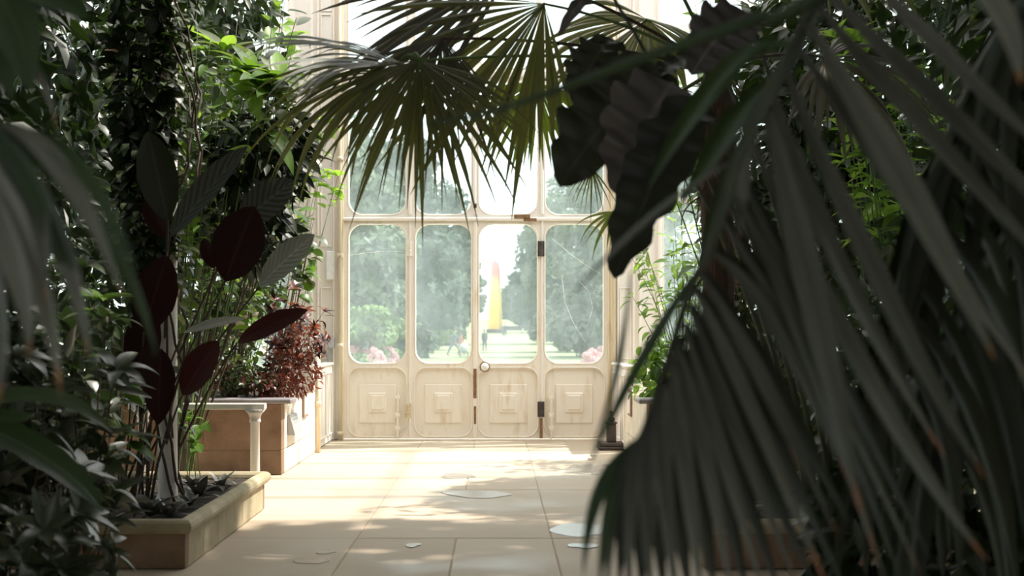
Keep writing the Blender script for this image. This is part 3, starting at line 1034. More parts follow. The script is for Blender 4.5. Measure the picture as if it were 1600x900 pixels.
# puddles on the paving: thin water films
def puddle(u, v, wu, wv, label):
    Y = F * CAMH / (v - CY)
    c = P(u, v, Y)
    rx = wu / 2 * Y / F
    ry = wv / 2 * Y * Y / (F * CAMH)
    ph = [R.random() * 6 for _ in range(4)]
    top, bot = [], []
    for i in range(48):
        a = 2 * PI * i / 48
        r = 1 + .16 * math.sin(2 * a + ph[0]) + .10 * math.sin(3 * a + ph[1]) + .06 * math.sin(5 * a + ph[2])
        top.append((c.x + rx * r * math.cos(a), Y + ry * r * math.sin(a), .0035))
        bot.append((c.x + rx * r * 1.02 * math.cos(a), Y + ry * r * 1.02 * math.sin(a), .0006))
    mb = MB()
    mb.add(top + bot, [tuple(range(48))] + [(i, i + 48, (i + 1) % 48 + 48, (i + 1) % 48) for i in range(48)])
    o = mb.build('puddle', M['water'])
    return tag(o, label, 'puddle', 'puddles on the paving')
puddle(930, 733, 85, 18, 'pale puddle on the paving in front of the iron pedestal')
puddle(915, 828, 100, 22, 'large pale puddle between the drooping palm leaflets')
puddle(912, 853, 42, 8, 'thin short puddle just below the large one by the palm leaflets')
puddle(745, 772, 110, 10, 'widest faint puddle in the middle of the paving')
puddle(715, 744, 60, 7, 'thin faint puddle nearest to the doors in mid passage')
puddle(487, 877, 48, 9, 'small oval puddle beside the low planter corner')
puddle(508, 863, 26, 6, 'tiny puddle just above the oval one by the planter corner')
puddle(645, 852, 24, 6, 'tiny round puddle alone in the middle of the near paving')

#@@GARDEN
# ================================================================== GARDEN OUTSIDE
mb = MB()
ys = [18.64, 20, 23, 30, 45, 70, 110, 130, 150, 175, 200, 230, 260, 300, 380, 600]
for i in range(len(ys)):
    for x in np.linspace(-1, 1, 9):
        mb.v.append((x * (30 + ys[i] * .8), ys[i], ground_z(ys[i]) - .02))
for i in range(len(ys) - 1):
    for j in range(8):
        q = i * 9 + j
        mb.f.append((q, q + 1, q + 10, q + 9))
tag(mb.build('ground_lawn', M['lawn'], None, None, True), 'lawn of the garden beyond the doors', None, None, 'structure')
mb = MB(); mb.box(-12, 12, 18.64, 26, -.03, .003)
tag(mb.build('ground_path', M['gravel']), 'pale gravel path outside the doors', None, None, 'structure')


def crown_mesh(seed, n, leaf, mat, rx, rz, blobs=30):
    """leafy crown of real size: leaf sprays on rounded boughs, rx wide, rz high"""
    rs = np.random.RandomState(seed)
    bl = []
    for i in range(blobs):
        a = rs.uniform(0, 2 * PI); z = rs.uniform(.06, .96)
        rad = rx * math.sin(PI * min(1, (z + .16) / 1.2)) ** .6 * rs.uniform(.35, .9)
        bl.append((rad * math.cos(a), rad * math.sin(a), z * rz, rx * rs.uniform(.20, .40)))
    b = np.array(bl)
    pr = b[:, 3] ** 2
    idx = rs.choice(len(b), n, p=pr / pr.sum())
    u = rs.normal(size=(n, 3)); u /= np.linalg.norm(u, axis=1, keepdims=True)
    pos = b[idx, :3] + u * b[idx, 3:4] * np.array([1, 1, .75]) * rs.uniform(.7, 1.08, (n, 1))
    pos[:, 2] = np.maximum(pos[:, 2], .05)
    nn = u + .45 * rs.normal(size=(n, 3)) + np.array([0, 0, .25])
    a = np.cross(nn, rs.normal(size=(n, 3))); a /= np.linalg.norm(a, axis=1, keepdims=True)
    c = np.cross(a, nn); c /= np.linalg.norm(c, axis=1, keepdims=True)
    s = leaf * rs.uniform(.6, 1.4, (n, 1))
    V = np.stack([pos - a * s, pos + c * s * .55, pos + a * s, pos - c * s * .55], 1).reshape(-1, 3)
    me = bpy.data.meshes.new('crown')
    me.vertices.add(4 * n); me.vertices.foreach_set('co', V.reshape(-1))
    me.loops.add(4 * n); me.loops.foreach_set('vertex_index', np.arange(4 * n, dtype=np.int32))
    me.polygons.add(n); me.polygons.foreach_set('loop_start', np.arange(0, 4 * n, 4, dtype=np.int32))
    me.uv_layers.new(name='UVMap')
    me.materials.append(M[mat]); me.update(calc_edges=True)
    return me


def tree(u, Y, vtop, rad, label, k, pale=False, low=.0):
    x = (u - CX) * Y / F
    zb = ground_z(Y)
    h = CAMH + (CY - vtop) * Y / F - zb
    t = thing('garden_shrub' if pale else 'garden_tree', label, 'shrub' if pale else 'tree', (x, Y, zb - .02), 'light green shrubs on the lawn' if pale else 'trees along the garden avenue')
    SEED[0] += 1
    me = crown_mesh(SEED[0], 3000 if pale else 9000, .13 if pale else .26, 'tree_pale' if pale else 'tree_leaf', rad, h * .95, 16 if pale else 44)
    c = new_obj('crown', me, t)
    c['kind'] = 'stuff'
    mb = MB(); mb.tube([(x, Y, zb), (x + .1, Y, zb + h * .3), (x - .05, Y + .1, zb + h * .75)], [h * .03, h * .022, h * .008], 8)
    mb.build('trunk', M['bark'], t, t, True)


SEED = [20]
for a in ((548, 66, 190, 3.6, 'tall dark tree filling the leftmost door pane'),
          (612, 78, 205, 4.2, 'dense dark tree behind the first mullion of the doors'),
          (500, 72, 170, 5.0, 'dark garden tree at the far left, behind the pilaster'),
          (668, 112, 262, 4.6, 'grey-green tree seen through the left door leaf'),
          (698, 128, 292, 3.0, 'lower grey-green tree beside the meeting stile'),
          (720, 175, 345, 2.4, 'hazy tree closing the avenue just left of the spire'),
          (742, 270, 402, 2.4, 'farthest small tree behind the spire, left of the gap'),
          (806, 300, 448, 6.0, 'low far trees closing the end of the avenue'),
          (818, 235, 418, 3.6, 'slim hazy tree right of the spire'),
          (842, 270, 380, 5.0, 'farthest small tree right of the avenue gap'),
          (845, 190, 335, 4.6, 'hazy tree at the right of the avenue gap'),
          (872, 135, 300, 4.6, 'grey-green tree behind the hinged mullion at the right'),
          (905, 100, 268, 4.4, 'dark tree filling the rightmost door pane'),
          (955, 82, 240, 4.8, 'tall dark garden tree behind the right pilaster'),
          (1040, 80, 220, 5.0, 'garden tree outside far right, behind the indoor shrubs'),
          (430, 80, 190, 5.5, 'garden tree outside far left, behind the indoor foliage')):
    tree(*a, R.randrange(3))
for a in ((575, 62, 478, 1.7, 'light green rounded shrub low in the leftmost pane'),
          (612, 66, 490, 1.3, 'smaller light green shrub next to the rounded one'),
          (676, 98, 485, 1.9, 'light green shrub low behind the left door leaf'),
          (655, 94, 497, 1.3, 'small light green shrub low beside the first mullion'),
          (880, 105, 505, 2.0, 'low pale shrub in the rightmost pane')):
    tree(*a, R.randrange(2), True, .0)
FL = crown_mesh(9, 1600, .09, 'blossom', 1.0, 1.0, 14)
for (u, Y, w, h, lb) in ((560, 62, .75, .8, 'pink flowering bush at the left corner of the leftmost pane'), (590, 60, .55, .75, 'middle pink flowering bush in the leftmost pane'),
                         (608, 63, .65, .9, 'tallest pink flowering bush in the leftmost pane'), (925, 60, .6, .7, 'pale pink bush in the rightmost pane'), (943, 64, .5, .9, 'pink bush at the right edge of the rightmost pane')):
    t = thing('flowering_bush', lb, 'bush', ((u - CX) * Y / F, Y, -.02), 'pink bushes on the lawn')
    c = new_obj('blossoms', FL, t); c.scale = (w, w, h); c.rotation_euler = (0, 0, R.uniform(0, 6)); c['kind'] = 'stuff'
    mb = MB(); x = (u - CX) * Y / F
    mb.tube([(x, Y, -.02), (x, Y, h * .6)], [.03, .012], 6); mb.build('stem', M['bark'], t, t)

# tall tapering spire at the end of the lawn: yellow below, rose at the top
def mat_spire():
    m, nt, N, L, b = nodes_of('yellow_rose_spire')
    tc = N.new('ShaderNodeTexCoord'); sp = N.new('ShaderNodeSeparateXYZ'); L.new(tc.outputs['Generated'], sp.inputs[0])
    r = ramp(nt, sp.outputs[2], ((0, (.85, .48, .06)), (.35, (.90, .62, .12)), (.62, (.88, .62, .28)), (.78, (.85, .32, .30)), (1, (.85, .28, .32))))
    L.new(r.outputs[0], b.inputs['Base Color']); b.inputs['Roughness'].default_value = .35
    return m
M['spire'] = mat_spire()
Y = 190.0; x = (774 - CX) * Y / F; zb = ground_z(Y)
t = thing('garden_spire', 'tall tapering yellow spire with rose top standing on the lawn', 'sculpture', (x, Y, zb))
mb = MB()
n = 18; prof = [(.95, zb + .5), (1.0, zb + 1.2), (.92, zb + 4), (.80, zb + 7), (.68, zb + 9.2), (.5, zb + 10.4), (.12, zb + 11.0)]
for (r, z) in prof:
    for k in range(n): mb.v.append((x + r * (1 + .08 * (k % 2)) * math.cos(2 * PI * k / n), Y + r * (1 + .08 * (k % 2)) * math.sin(2 * PI * k / n), z))
for i in range(len(prof) - 1):
    for k in range(n): mb.f.append((i * n + k, i * n + (k + 1) % n, i * n + n + (k + 1) % n, i * n + n + k))
mb.f.append(tuple(range((len(prof) - 1) * n, len(prof) * n)))
mb.build('spire', M['spire'], t, t)
mb = MB(); mb.box(x - 1.3, x + 1.3, Y - 1.3, Y + 1.3, zb - .1, zb + .5, .05); mb.build('plinth', M['iron'], t, t)
# bench
Y = 185.0; x = (803 - CX) * Y / F; zb = ground_z(Y)
t = thing('garden_bench', 'dark bench on the lawn right of the spire', 'bench', (x, Y, zb))
mb = MB(); mb.box(x - 1.2, x + 1.2, Y - .25, Y + .25, zb + .42, zb + .5); mb.build('seat', M['iron'], t, t)
mb = MB(); mb.box(x - 1.2, x + 1.2, Y + .22, Y + .30, zb + .5, zb + 1.0); mb.build('backrest', M['iron'], t, t)
for q in (-1.1, 1.1):
    mb = MB(); mb.box(x + q - .05, x + q + .05, Y - .25, Y + .28, zb - .02, zb + .42); mb.build('leg', M['iron'], t, t)


# people strolling on the lawn: one skinned body each
def person(u, Y, h, pose, cols, label, rz=0.0):
    x = (u - CX) * Y / F
    zb = ground_z(Y)
    st = pose.get('stride', .1); arm = pose.get('arm', .12); lean = pose.get('lean', 0)
    J = {'pel': (0, 0, .53), 'wai': (lean * .4, 0, .62), 'che': (lean, 0, .75), 'nec': (lean * 1.2, 0, .845), 'hd0': (lean * 1.25, -.005, .89), 'hd1': (lean * 1.3, 0, .955), 'hd2': (lean * 1.3, 0, .985)}
    E = [('pel', 'wai'), ('wai', 'che'), ('che', 'nec'), ('nec', 'hd0'), ('hd0', 'hd1'), ('hd1', 'hd2')]
    Rr = {'pel': .088, 'wai': .080, 'che': .092, 'nec': .035, 'hd0': .046, 'hd1': .058, 'hd2': .035}
    for s, nm in ((-1, 'l'), (1, 'r')):
        o = s * st
        J['hip' + nm] = (o * .1, s * .05, .50); J['kne' + nm] = (o * .75 + .02, s * .055, .28); J['ank' + nm] = (o * 1.1, s * .055, .045); J['toe' + nm] = (o * 1.1 + .075, s * .06, .02)
        J['sho' + nm] = (lean, s * .10, .80); J['elb' + nm] = (lean - o * arm * 3, s * .135, .64); J['han' + nm] = (lean - o * arm * 5 + .03, s * .13, .49)
        E += [('pel', 'hip' + nm), ('hip' + nm, 'kne' + nm), ('kne' + nm, 'ank' + nm), ('ank' + nm, 'toe' + nm), ('che', 'sho' + nm), ('sho' + nm, 'elb' + nm), ('elb' + nm, 'han' + nm)]
        Rr.update({'hip' + nm: .068, 'kne' + nm: .044, 'ank' + nm: .028, 'toe' + nm: .024, 'sho' + nm: .040, 'elb' + nm: .029, 'han' + nm: .024})
    keys = list(J)
    me = bpy.data.meshes.new('body')
    me.from_pydata([tuple(c * h for c in J[k]) for k in keys], [(keys.index(a), keys.index(b)) for a, b in E], [])
    o = bpy.data.objects.new('body_tmp', me); COL.objects.link(o)
    me.attributes  # noqa
    o.modifiers.new('skin', 'SKIN')
    sl = me.skin_vertices[0] if len(me.skin_vertices) else None
    if sl:
        for i, k in enumerate(keys):
            sl.data[i].radius = (Rr[k] * h, Rr[k] * h)
        sl.data[0].use_root = True
    sb = o.modifiers.new('sub', 'SUBSURF'); sb.levels = 2; sb.render_levels = 2
    dg = bpy.context.evaluated_depsgraph_get()
    bm_ = bpy.data.meshes.new_from_object(o.evaluated_get(dg))
    bpy.data.objects.remove(o)
    skin, top, legs, shoe, hair = (mat_plain('person_' + n_, c_, .8) for n_, c_ in zip(('skin', 'top', 'trousers', 'shoes', 'hair'), ((.55, .36, .27), cols[0], cols[1], (.05, .05, .05), cols[2])))
    bm_.materials.clear()
    for m_ in (skin, top, legs, shoe): bm_.materials.append(m_)
    for p in bm_.polygons:
        z = p.center.z / h
        p.material_index = 3 if z < .05 else 2 if z < .54 and abs(p.center.y) / h < .115 else 0 if (z > .84 or z < .53) else 1
        p.use_smooth = True
    t = thing('person', label, 'person', (x, Y, zb))
    t.rotation_euler = (0, 0, rz)
    new_obj('body', bm_, t)
    mb = MB()
    hc = Vector(J['hd1']) * h
    mb.lathe(0, 0, [(.001, -.04 * h), (.045 * h, -.03 * h), (.060 * h, 0), (.052 * h, .03 * h), (.028 * h, .046 * h), (.002, .05 * h)], 12)
    hr = mb.build('hair', hair, t, None, True)
    hr.location = hc + Vector((-.014 * h, 0, .012 * h))


person(709, 84, 1.75, {'stride': .22, 'arm': .25, 'lean': .03}, ((.20, .20, .23), (.24, .25, .30), (.06, .04, .03)), 'person in dark clothes striding across the lawn', 0)
person(720, 86, 1.45, {'stride': .14, 'arm': .2, 'lean': .02}, ((.62, .16, .10), (.45, .20, .18), (.10, .06, .04)), 'person in a red top on the lawn beside the strider', .3)
person(757, 104, 1.74, {'stride': .05, 'arm': .1}, ((.10, .10, .13), (.12, .12, .16), (.05, .04, .03)), 'person in dark clothes standing on the lawn below the spire', -1.2)
person(789, 165, 1.75, {'stride': .08}, ((.06, .06, .08), (.07, .07, .10), (.04, .03, .03)), 'taller of two distant dark figures near the bench', -1.5)
person(785, 168, 1.6, {'stride': .05}, ((.10, .09, .10), (.06, .06, .08), (.04, .03, .03)), 'shorter of two distant dark figures near the bench', -1.4)
person(828, 170, 1.7, {'stride': .1}, ((.3, .3, .34), (.2, .2, .24), (.05, .04, .03)), 'faint distant figure on the lawn at the right of the avenue', -1.5)
# white pushchair beside the person in red
Y = 82.0; x = (725 - CX) * Y / F
t = thing('pushchair', 'small white hooded pushchair on the lawn beside the person in red', 'pushchair', (x, Y, 0))
mb = MB(); mb.lathe(x, Y, [(.20, .35), (.27, .45), (.29, .58), (.26, .70), (.16, .80), (.02, .84)], 16); mb.build('hood', M['white_enamel'], t, t, True)
for dx, dy in ((-.25, -.22), (.25, -.22), (-.25, .22), (.25, .22)):
    mb = MB(); mb.tube([(x + dx - .02, Y + dy, .12), (x + dx + .02, Y + dy, .12)], .13, 12); mb.build('wheel', M['iron'], t, t)
mb = MB(); mb.box(x - .25, x + .25, Y - .22, Y + .22, .22, .36, .02); mb.tube([(x, Y + .2, .3), (x, Y + .5, 1.0)], .02, 6); mb.build('frame', M['grey_box'], t, t)

#@@PLANTS
# ================================================================== PLANTS
PXM = lambda Y: Y / F        # metres per photo pixel at depth Y

# ------------------------------------------------------------------ near palm at the right: one great feather leaf hanging into the passage
rp_base = Vector((1.75, 2.9, 0))
rp = thing('feather_palm', 'big near feather palm with broad hanging grey-green leaflets', 'palm', rp_base)
mb = MB(); mb.tube([rp_base, rp_base + Vector((.05, 0, 1.5)), rp_base + Vector((0, .05, 3.0))], [.16, .13, .12], 14)
mb.build('trunk', M['fibre'], rp, rp, True)


def rach(pts_uvY, r0, r1, mat, name='frond', root=rp, base=None):
    pts = [P(*q) for q in pts_uvY]
    if base is not None: pts = [Vector(base)] + pts
    # smooth by inserting Catmull-Rom points
    out = []
    for i in range(len(pts) - 1):
        p0, p1, p2, p3 = pts[max(i - 1, 0)], pts[i], pts[i + 1], pts[min(i + 2, len(pts) - 1)]
        for s in range(4):
            t = s / 4
            out.append(.5 * ((2 * p1) + (p2 - p0) * t + (2 * p0 - 5 * p1 + 4 * p2 - p3) * t * t + (3 * p1 - p0 - 3 * p2 + p3) * t ** 3))
    out.append(pts[-1])
    return stem(root, root, out, r0, r1, mat, name, 8)


crown_r = rp_base + Vector((0, .05, 3.0))
fr = rach([(1420, -170, 2.95), (1290, -35, 2.85), (1272, 12, 2.80), (1240, 80, 2.75), (1202, 145, 2.70), (1160, 230, 2.65), (1130, 320, 2.6), (1105, 400, 2.6), (1080, 450, 2.6), (1043, 561, 2.6), (1010, 661, 2.6), (985, 715, 2.6)], .024, .005, 'palm_stem', 'frond', rp, crown_r)


def leaflet(a, c, b, w, mat='palm_near', ya=2.7, yb=2.5, parent=None, nrm=(.25, -.88, .40), fold=.75, root=rp, prof='leaflet', yc=None):
    """a leaflet from pixel a through c to b; w = full width in pixels"""
    A, B = P(*a, ya), P(*b, yb)
    C = P(*c, (ya + yb) / 2 if yc is None else yc)
    return blade('leaflet', A, B, w / 2 * PXM((ya + yb) / 2), root, parent or fr, mat, prof, nrm=nrm, fold=fold, C=C, n=14)


RL = [  # attach, through, tip, width
    ((1440, -120), (1545, 10), (1594, 134), 62, 'palm_near_pale', 2.3, 2.1),
    ((1330, -60), (1470, 90), (1660, 262), 46, 'palm_near', 2.7, 2.3),
    ((1285, -15), (1460, 165), (1680, 370), 50, 'palm_near', 2.75, 2.4),
    ((1275, 10), (1440, 205), (1690, 470), 44, 'palm_near', 2.75, 2.5),
    ((1262, 40), (1410, 300), (1556, 566), 66, 'palm_near_pale', 2.75, 2.25),
    ((1245, 75), (1400, 300), (1640, 640), 40, 'palm_near', 2.75, 2.6),
    ((1225, 110), (1370, 445), (1542, 752), 46, 'palm_near', 2.72, 2.4),
    ((1205, 140), (1300, 400), (1480, 720), 42, 'palm_near', 2.70, 2.6),
    ((1195, 160), (1262, 460), (1347, 810), 56, 'palm_near', 2.70, 2.35),
    ((1170, 215), (1350, 590), (1545, 880), 42, 'palm_near', 2.66, 2.5),
    ((1175, 195), (1158, 300), (1156, 372), 22, 'palm_near_pale', 2.66, 2.6),
    ((1150, 260), (1262, 520), (1440, 900), 38, 'palm_near', 2.64, 2.6),
    ((1140, 290), (1260, 560), (1390, 930), 40, 'palm_near', 2.62, 2.5),
    ((1125, 340), (1262, 590), (1372, 880), 40, 'palm_near', 2.62, 2.5),
    ((1110, 395), (1200, 500), (1330, 760), 38, 'palm_near', 2.62, 2.5),
    ((1095, 430), (1190, 600), (1310, 838), 44, 'palm_near', 2.60, 2.4),
    ((1085, 455), (1160, 615), (1300, 935), 42, 'palm_near', 2.60, 2.4),
    ((1078, 480), (1140, 655), (1255, 935), 42, 'palm_near', 2.60, 2.4),
    ((1068, 510), (1120, 690), (1205, 960), 40, 'palm_near', 2.60, 2.4),
    ((1056, 540), (1096, 700), (1150, 960), 44, 'palm_near', 2.60, 2.4),
    ((1046, 560), (1066, 720), (1100, 960), 48, 'palm_near', 2.60, 2.4),
    ((1035, 595), (1035, 750), (1062, 970), 44, 'palm_near', 2.60, 2.4),
    ((1026, 620), (1008, 770), (1022, 970), 36, 'palm_near', 2.60, 2.4),
    ((1015, 650), (985, 780), (985, 960), 36, 'palm_near', 2.60, 2.4),
    ((1003, 675), (962, 790), (948, 940), 30, 'palm_near', 2.60, 2.4),
    ((992, 700), (955, 780), (935, 930), 26, 'palm_green', 2.60, 2.4),
    ((1000, 685), (935, 770), (912, 905), 24, 'palm_green', 2.60, 2.4),
    ((1060, 530), (1040, 690), (1010, 880), 40, 'palm_near', 2.62, 2.5),
    # the side turned to the passage
    ((1150, 250), (1010, 345), (865, 495), 10, 'palm_near', 2.64, 2.3),
    ((1102, 405), (1003, 560), (912, 745), 19, 'palm_green', 2.62, 2.5),
    ((985, 425), (962, 585), (922, 705), 11, 'palm_green', 2.6, 2.5),
    ((1215, 120), (1130, 210), (1060, 330), 40, 'palm_green', 2.72, 2.9),
    ((1240, 70), (1120, 130), (1010, 300), 40, 'palm_green', 2.75, 3.0),
    ((1190, 165), (1130, 300), (1080, 470), 34, 'palm_green', 2.7, 2.9),
]
for (a, c, b, w, m_, ya, yb) in RL:
    if m_ == 'palm_near' and a[1] > 250 and w > 20:   # the lower ones are slimmer, with a darker rank behind them, shade put into its colour
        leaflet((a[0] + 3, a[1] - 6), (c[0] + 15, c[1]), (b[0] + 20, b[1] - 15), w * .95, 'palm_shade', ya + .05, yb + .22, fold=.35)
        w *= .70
    leaflet(a, c, b, w, m_, ya, yb, fold=.5)
# the long green leaf stalk reaching across the top, tapering to its tip
st2 = rach([(1300, -20, 2.75), (1180, 30, 2.75), (1000, 92, 2.7), (900, 130, 2.68), (800, 165, 2.65), (720, 186, 2.62), (655, 194, 2.6)], .0185, .0025, 'palm_stalk_green', 'unfolding_leaf', rp, crown_r)

# the frond behind, deep shade put into its leaflet colour
fr2 = rach([(1700, -100, 3.7), (1560, 60, 3.7), (1480, 220, 3.6), (1420, 380, 3.6), (1390, 520, 3.6)], .024, .006, 'palm_stem', 'frond', rp, crown_r + Vector((.1, .3, 0)))
for i in range(26):
    t = i / 25
    au = 1640 - 250 * t ** .8; av = -40 + 560 * t
    s = 1 if i % 2 else -1
    bu = au + (R.uniform(60, 220) if s > 0 else R.uniform(-160, -20)); bv = av + R.uniform(330, 520)
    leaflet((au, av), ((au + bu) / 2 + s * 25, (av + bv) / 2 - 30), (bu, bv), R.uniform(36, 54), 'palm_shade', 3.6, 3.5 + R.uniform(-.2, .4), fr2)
fr3 = rach([(1760, 60, 4.2), (1640, 260, 4.2), (1560, 420, 4.1), (1500, 560, 4.1), (1470, 660, 4.1)], .024, .006, 'palm_stem', 'frond', rp, crown_r + Vector((.2, .5, 0)))
for i in range(22):
    t = i / 21
    au = 1720 - 250 * t ** .8; av = 120 + 540 * t
    s = 1 if i % 2 else -1
    bu = au + (R.uniform(40, 160) if s > 0 else R.uniform(-180, -20)); bv = av + R.uniform(320, 460)
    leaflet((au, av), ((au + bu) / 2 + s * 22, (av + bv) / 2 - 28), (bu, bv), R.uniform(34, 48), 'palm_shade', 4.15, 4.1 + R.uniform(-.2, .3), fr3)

# ------------------------------------------------------------------ fan palm standing in the right planter
fp_base = Vector((1.62, 8.95, .28))
fp = thing('fan_palm', 'tall fan palm whose pleated fans hang across the top of the doors', 'palm', fp_base)
crown_f = P(1120, 110, 8.9)
mb = MB(); mb.tube(curve_pts(fp_base, crown_f, (-.05, 0, 0), 12), [.13, .12, .12, .11, .11, .11, .11, .11, .115, .12, .13, .13, .09], 12)
mb.build('trunk', M['fibre'], fp, fp, True)
for i in range(40):   # loose fibres and old leaf bases on the trunk
    t = R.uniform(.35, 1)
    p = fp_base.lerp(crown_f, t)
    a = R.uniform(0, 2 * PI)
    q = p + Vector((.11 * math.cos(a), .11 * math.sin(a), 0))
    stem(fp, fp, curve_pts(q, q + Vector((.16 * math.cos(a), .16 * math.sin(a), R.uniform(-.5, -.1))), (.08 * math.cos(a), .08 * math.sin(a), .05), 5), .008, .003, 'fibre', 'fibre', 4)


def fan_leaf(hub, axis, nrm, L, mat, spread=110, nseg=38, split=.52, droop=.35, pet=True, pet_from=None, jit=.2):
    hub, axis, nrm = Vector(hub), Vector(axis).normalized(), Vector(nrm)
    side = axis.cross(nrm).normalized(); nrm = side.cross(axis)
    mb = MB()
    a = crown_f if pet_from is None else pet_from
    mb.tube(curve_pts(a, hub, (0, 0, .12), 10), [.016 - .0008 * i for i in range(11)], 8)
    mb.tube([hub, hub + axis * L * .12], [.011, .003], 6)
    part = mb.build('fan_leaf', M['stem_brown'] if mat == 'fan_dark' else M['stem_green'], fp, fp, True)
    L0 = Vector(fp.location)
    dth = math.radians(2 * spread / nseg)
    for i in range(nseg):
        th = math.radians(-spread) + dth * (i + .5)
        d = axis * math.cos(th) + side * math.sin(th)
        Li = L * (1 - .28 * (abs(th) / math.radians(spread)) ** 2) * R.uniform(1 - jit, 1 + jit)
        wm = Li * split * math.tan(dth / 2) * 1.05
        n = 10
        v, f, uv = [], [], []
        p = hub.copy(); dirn = d.copy()
        dr = droop * R.uniform(.6, 1.6)
        d = (d + nrm * R.uniform(-.10, .10) + side * R.uniform(-.03, .03)).normalized(); dirn = d.copy()
        for k in range(n + 1):
            t = k / n
            if k:
                dd = (dirn + Vector((0, 0, -1)) * dr * (t ** 1.6) * .9).normalized()
                dirn = dd
                p = p + dd * Li / n
            sd = dirn.cross(nrm)
            if sd.length < .05: sd = side.copy()
            sd.normalize(); up = sd.cross(dirn)
            w = wm * (t / split) if t < split else wm * max(0, 1 - ((t - split) / (1 - split)) ** 1.25)
            w = max(w, .0012)
            for x in (-1, 0, 1):
                v.append(p + sd * x * w + up * (.45 * w * (1 - abs(x)) - .2 * w) - L0); uv.append((x * .5 + .5, t))
        for k in range(n):
            for j in range(2): f.append((3 * k + j, 3 * k + j + 1, 3 * k + j + 4, 3 * k + j + 3))
        me = bpy.data.meshes.new('fan_segment')
        me.from_pydata(v, [], f)
        ul = me.uv_layers.new(name='UVMap'); ul.data.foreach_set('uv', [c for lp in me.loops for c in uv[lp.vertex_index]])
        me.materials.append(M[mat]); me.update()
        new_obj('fan_segment', me, part)
    return part


# hub at the upper middle, fan falling to the lower left
h = P(850, 6, 8.1); fan_leaf(h, P(690, 165, 7.9) - h, (.25, -.8, .5), 1.34, 'fan', 56, 26, .55, .08)
# darker fan above it, pointing left
h = P(800, -45, 8.3); fan_leaf(h, P(560, 30, 8.1) - h, (.1, -.75, .6), 1.32, 'fan_dark', 42, 20, .62, .06)
# fan hanging straight down in the middle
h = P(655, 95, 7.7); fan_leaf(h, P(640, 300, 7.5) - h, (.05, -1, .15), .98, 'fan', 84, 40, .45, .16)
# fan arching over to the left, pale sheen put into its colour
h = P(640, 105, 7.8); fan_leaf(h, P(470, 60, 7.7) - h, (-.1, -.45, .9), .98, 'fan_sheen', 34, 18, .66, .20, pet_from=P(655, 95, 7.7))
h = P(615, 112, 7.9); fan_leaf(h, P(430, 150, 7.9) - h, (-.1, -.75, .6), 1.0, 'fan', 58, 26, .5, .34, pet_from=P(655, 95, 7.7))
h = P(690, 60, 7.9); fan_leaf(h, P(640, 230, 7.8) - h, (.1, -1, .2), .95, 'fan_dark', 62, 26, .35, .22)
# small bright fan at the right
h = P(838, 128, 8.6); fan_leaf(h, P(825, 250, 8.5) - h, (.05, -1, .1), .60, 'fan_bright', 82, 26, .5, .10)
# thin distant fan by the pilaster
h = P(925, 262, 9.2); fan_leaf(h, P(915, 360, 9.2) - h, (0, -1, .1), .40, 'fan', 48, 10, .2, .15)
h = P(960, 330, 9.4); fan_leaf(h, P(925, 380, 9.3) - h, (0, -.8, .5), .36, 'fan_bright', 60, 7, .25, .3)
# fans in the crown, up to the right
for k, (u, v, u2, v2, Y) in enumerate(((1000, -120, 900, -250, 8.2), (1150, -120, 1180, -300, 8.6), (1280, -60, 1420, -120, 8.8), (1290, 90, 1440, 160, 9.2), (1010, 30, 930, 110, 9.6))):
    h = P(u, v, Y); fan_leaf(h, P(u2, v2, Y - .2) - h, (0, -.6, .8), 1.0, 'fan_dark' if k % 2 else 'fan', 100, 26, .5, .25)

# ------------------------------------------------------------------ elephant-ear plant at the right, in front of the pilaster
ep_base = Vector(P(1075, 840, 5.6)); ep_base = Vector((1.62, 6.0, 0.0))
ep = thing('elephant_ear', 'dark elephant-ear plant with huge drooping wavy leaves', 'plant', ep_base)
EAR = [  # stalk joint, leaf tip, width px, material, depth, normal
    ((1030, 105), (874, 292), 150, 'ear', 5.4, (-.2, -.9, .35)),
    ((1050, 130), (966, 308), 140, 'ear_grey', 5.2, (.2, -.85, .5)),
    ((1090, 150), (960, 436), 118, 'ear', 5.0, (-.5, -.8, .3)),
    ((1170, 20), (1080, 118), 100, 'ear_grey', 5.3, (.2, -.75, .6)),
    ((955, 60), (900, 165), 84, 'ear', 5.6, (-.3, -.8, .4)),
    ((945, -25), (872, 58), 24, 'ear_grey', 5.7, (.2, -.7, .5)),
    ((1120, 90), (1010, 130), 60, 'ear', 5.5, (0, -.5, .85)),
]
for (a, b, w, m_, Y, nr) in EAR:
    A, B = P(*a, Y), P(*b, Y - .12)
    lf = blade('leaf', A, B, w / 2 * PXM(Y), ep, ep, m_, 'ear', bend=(-.02, -.05, .05), nrm=nr, fold=.16, n=30, ruffle=.20)
    stem(ep, lf, curve_pts(ep_base + Vector((R.uniform(-.05, .05), R.uniform(-.05, .05), .02)), A, (.25, .1, .35), 12), .014, .008, 'palm_stem', 'stalk', 6)

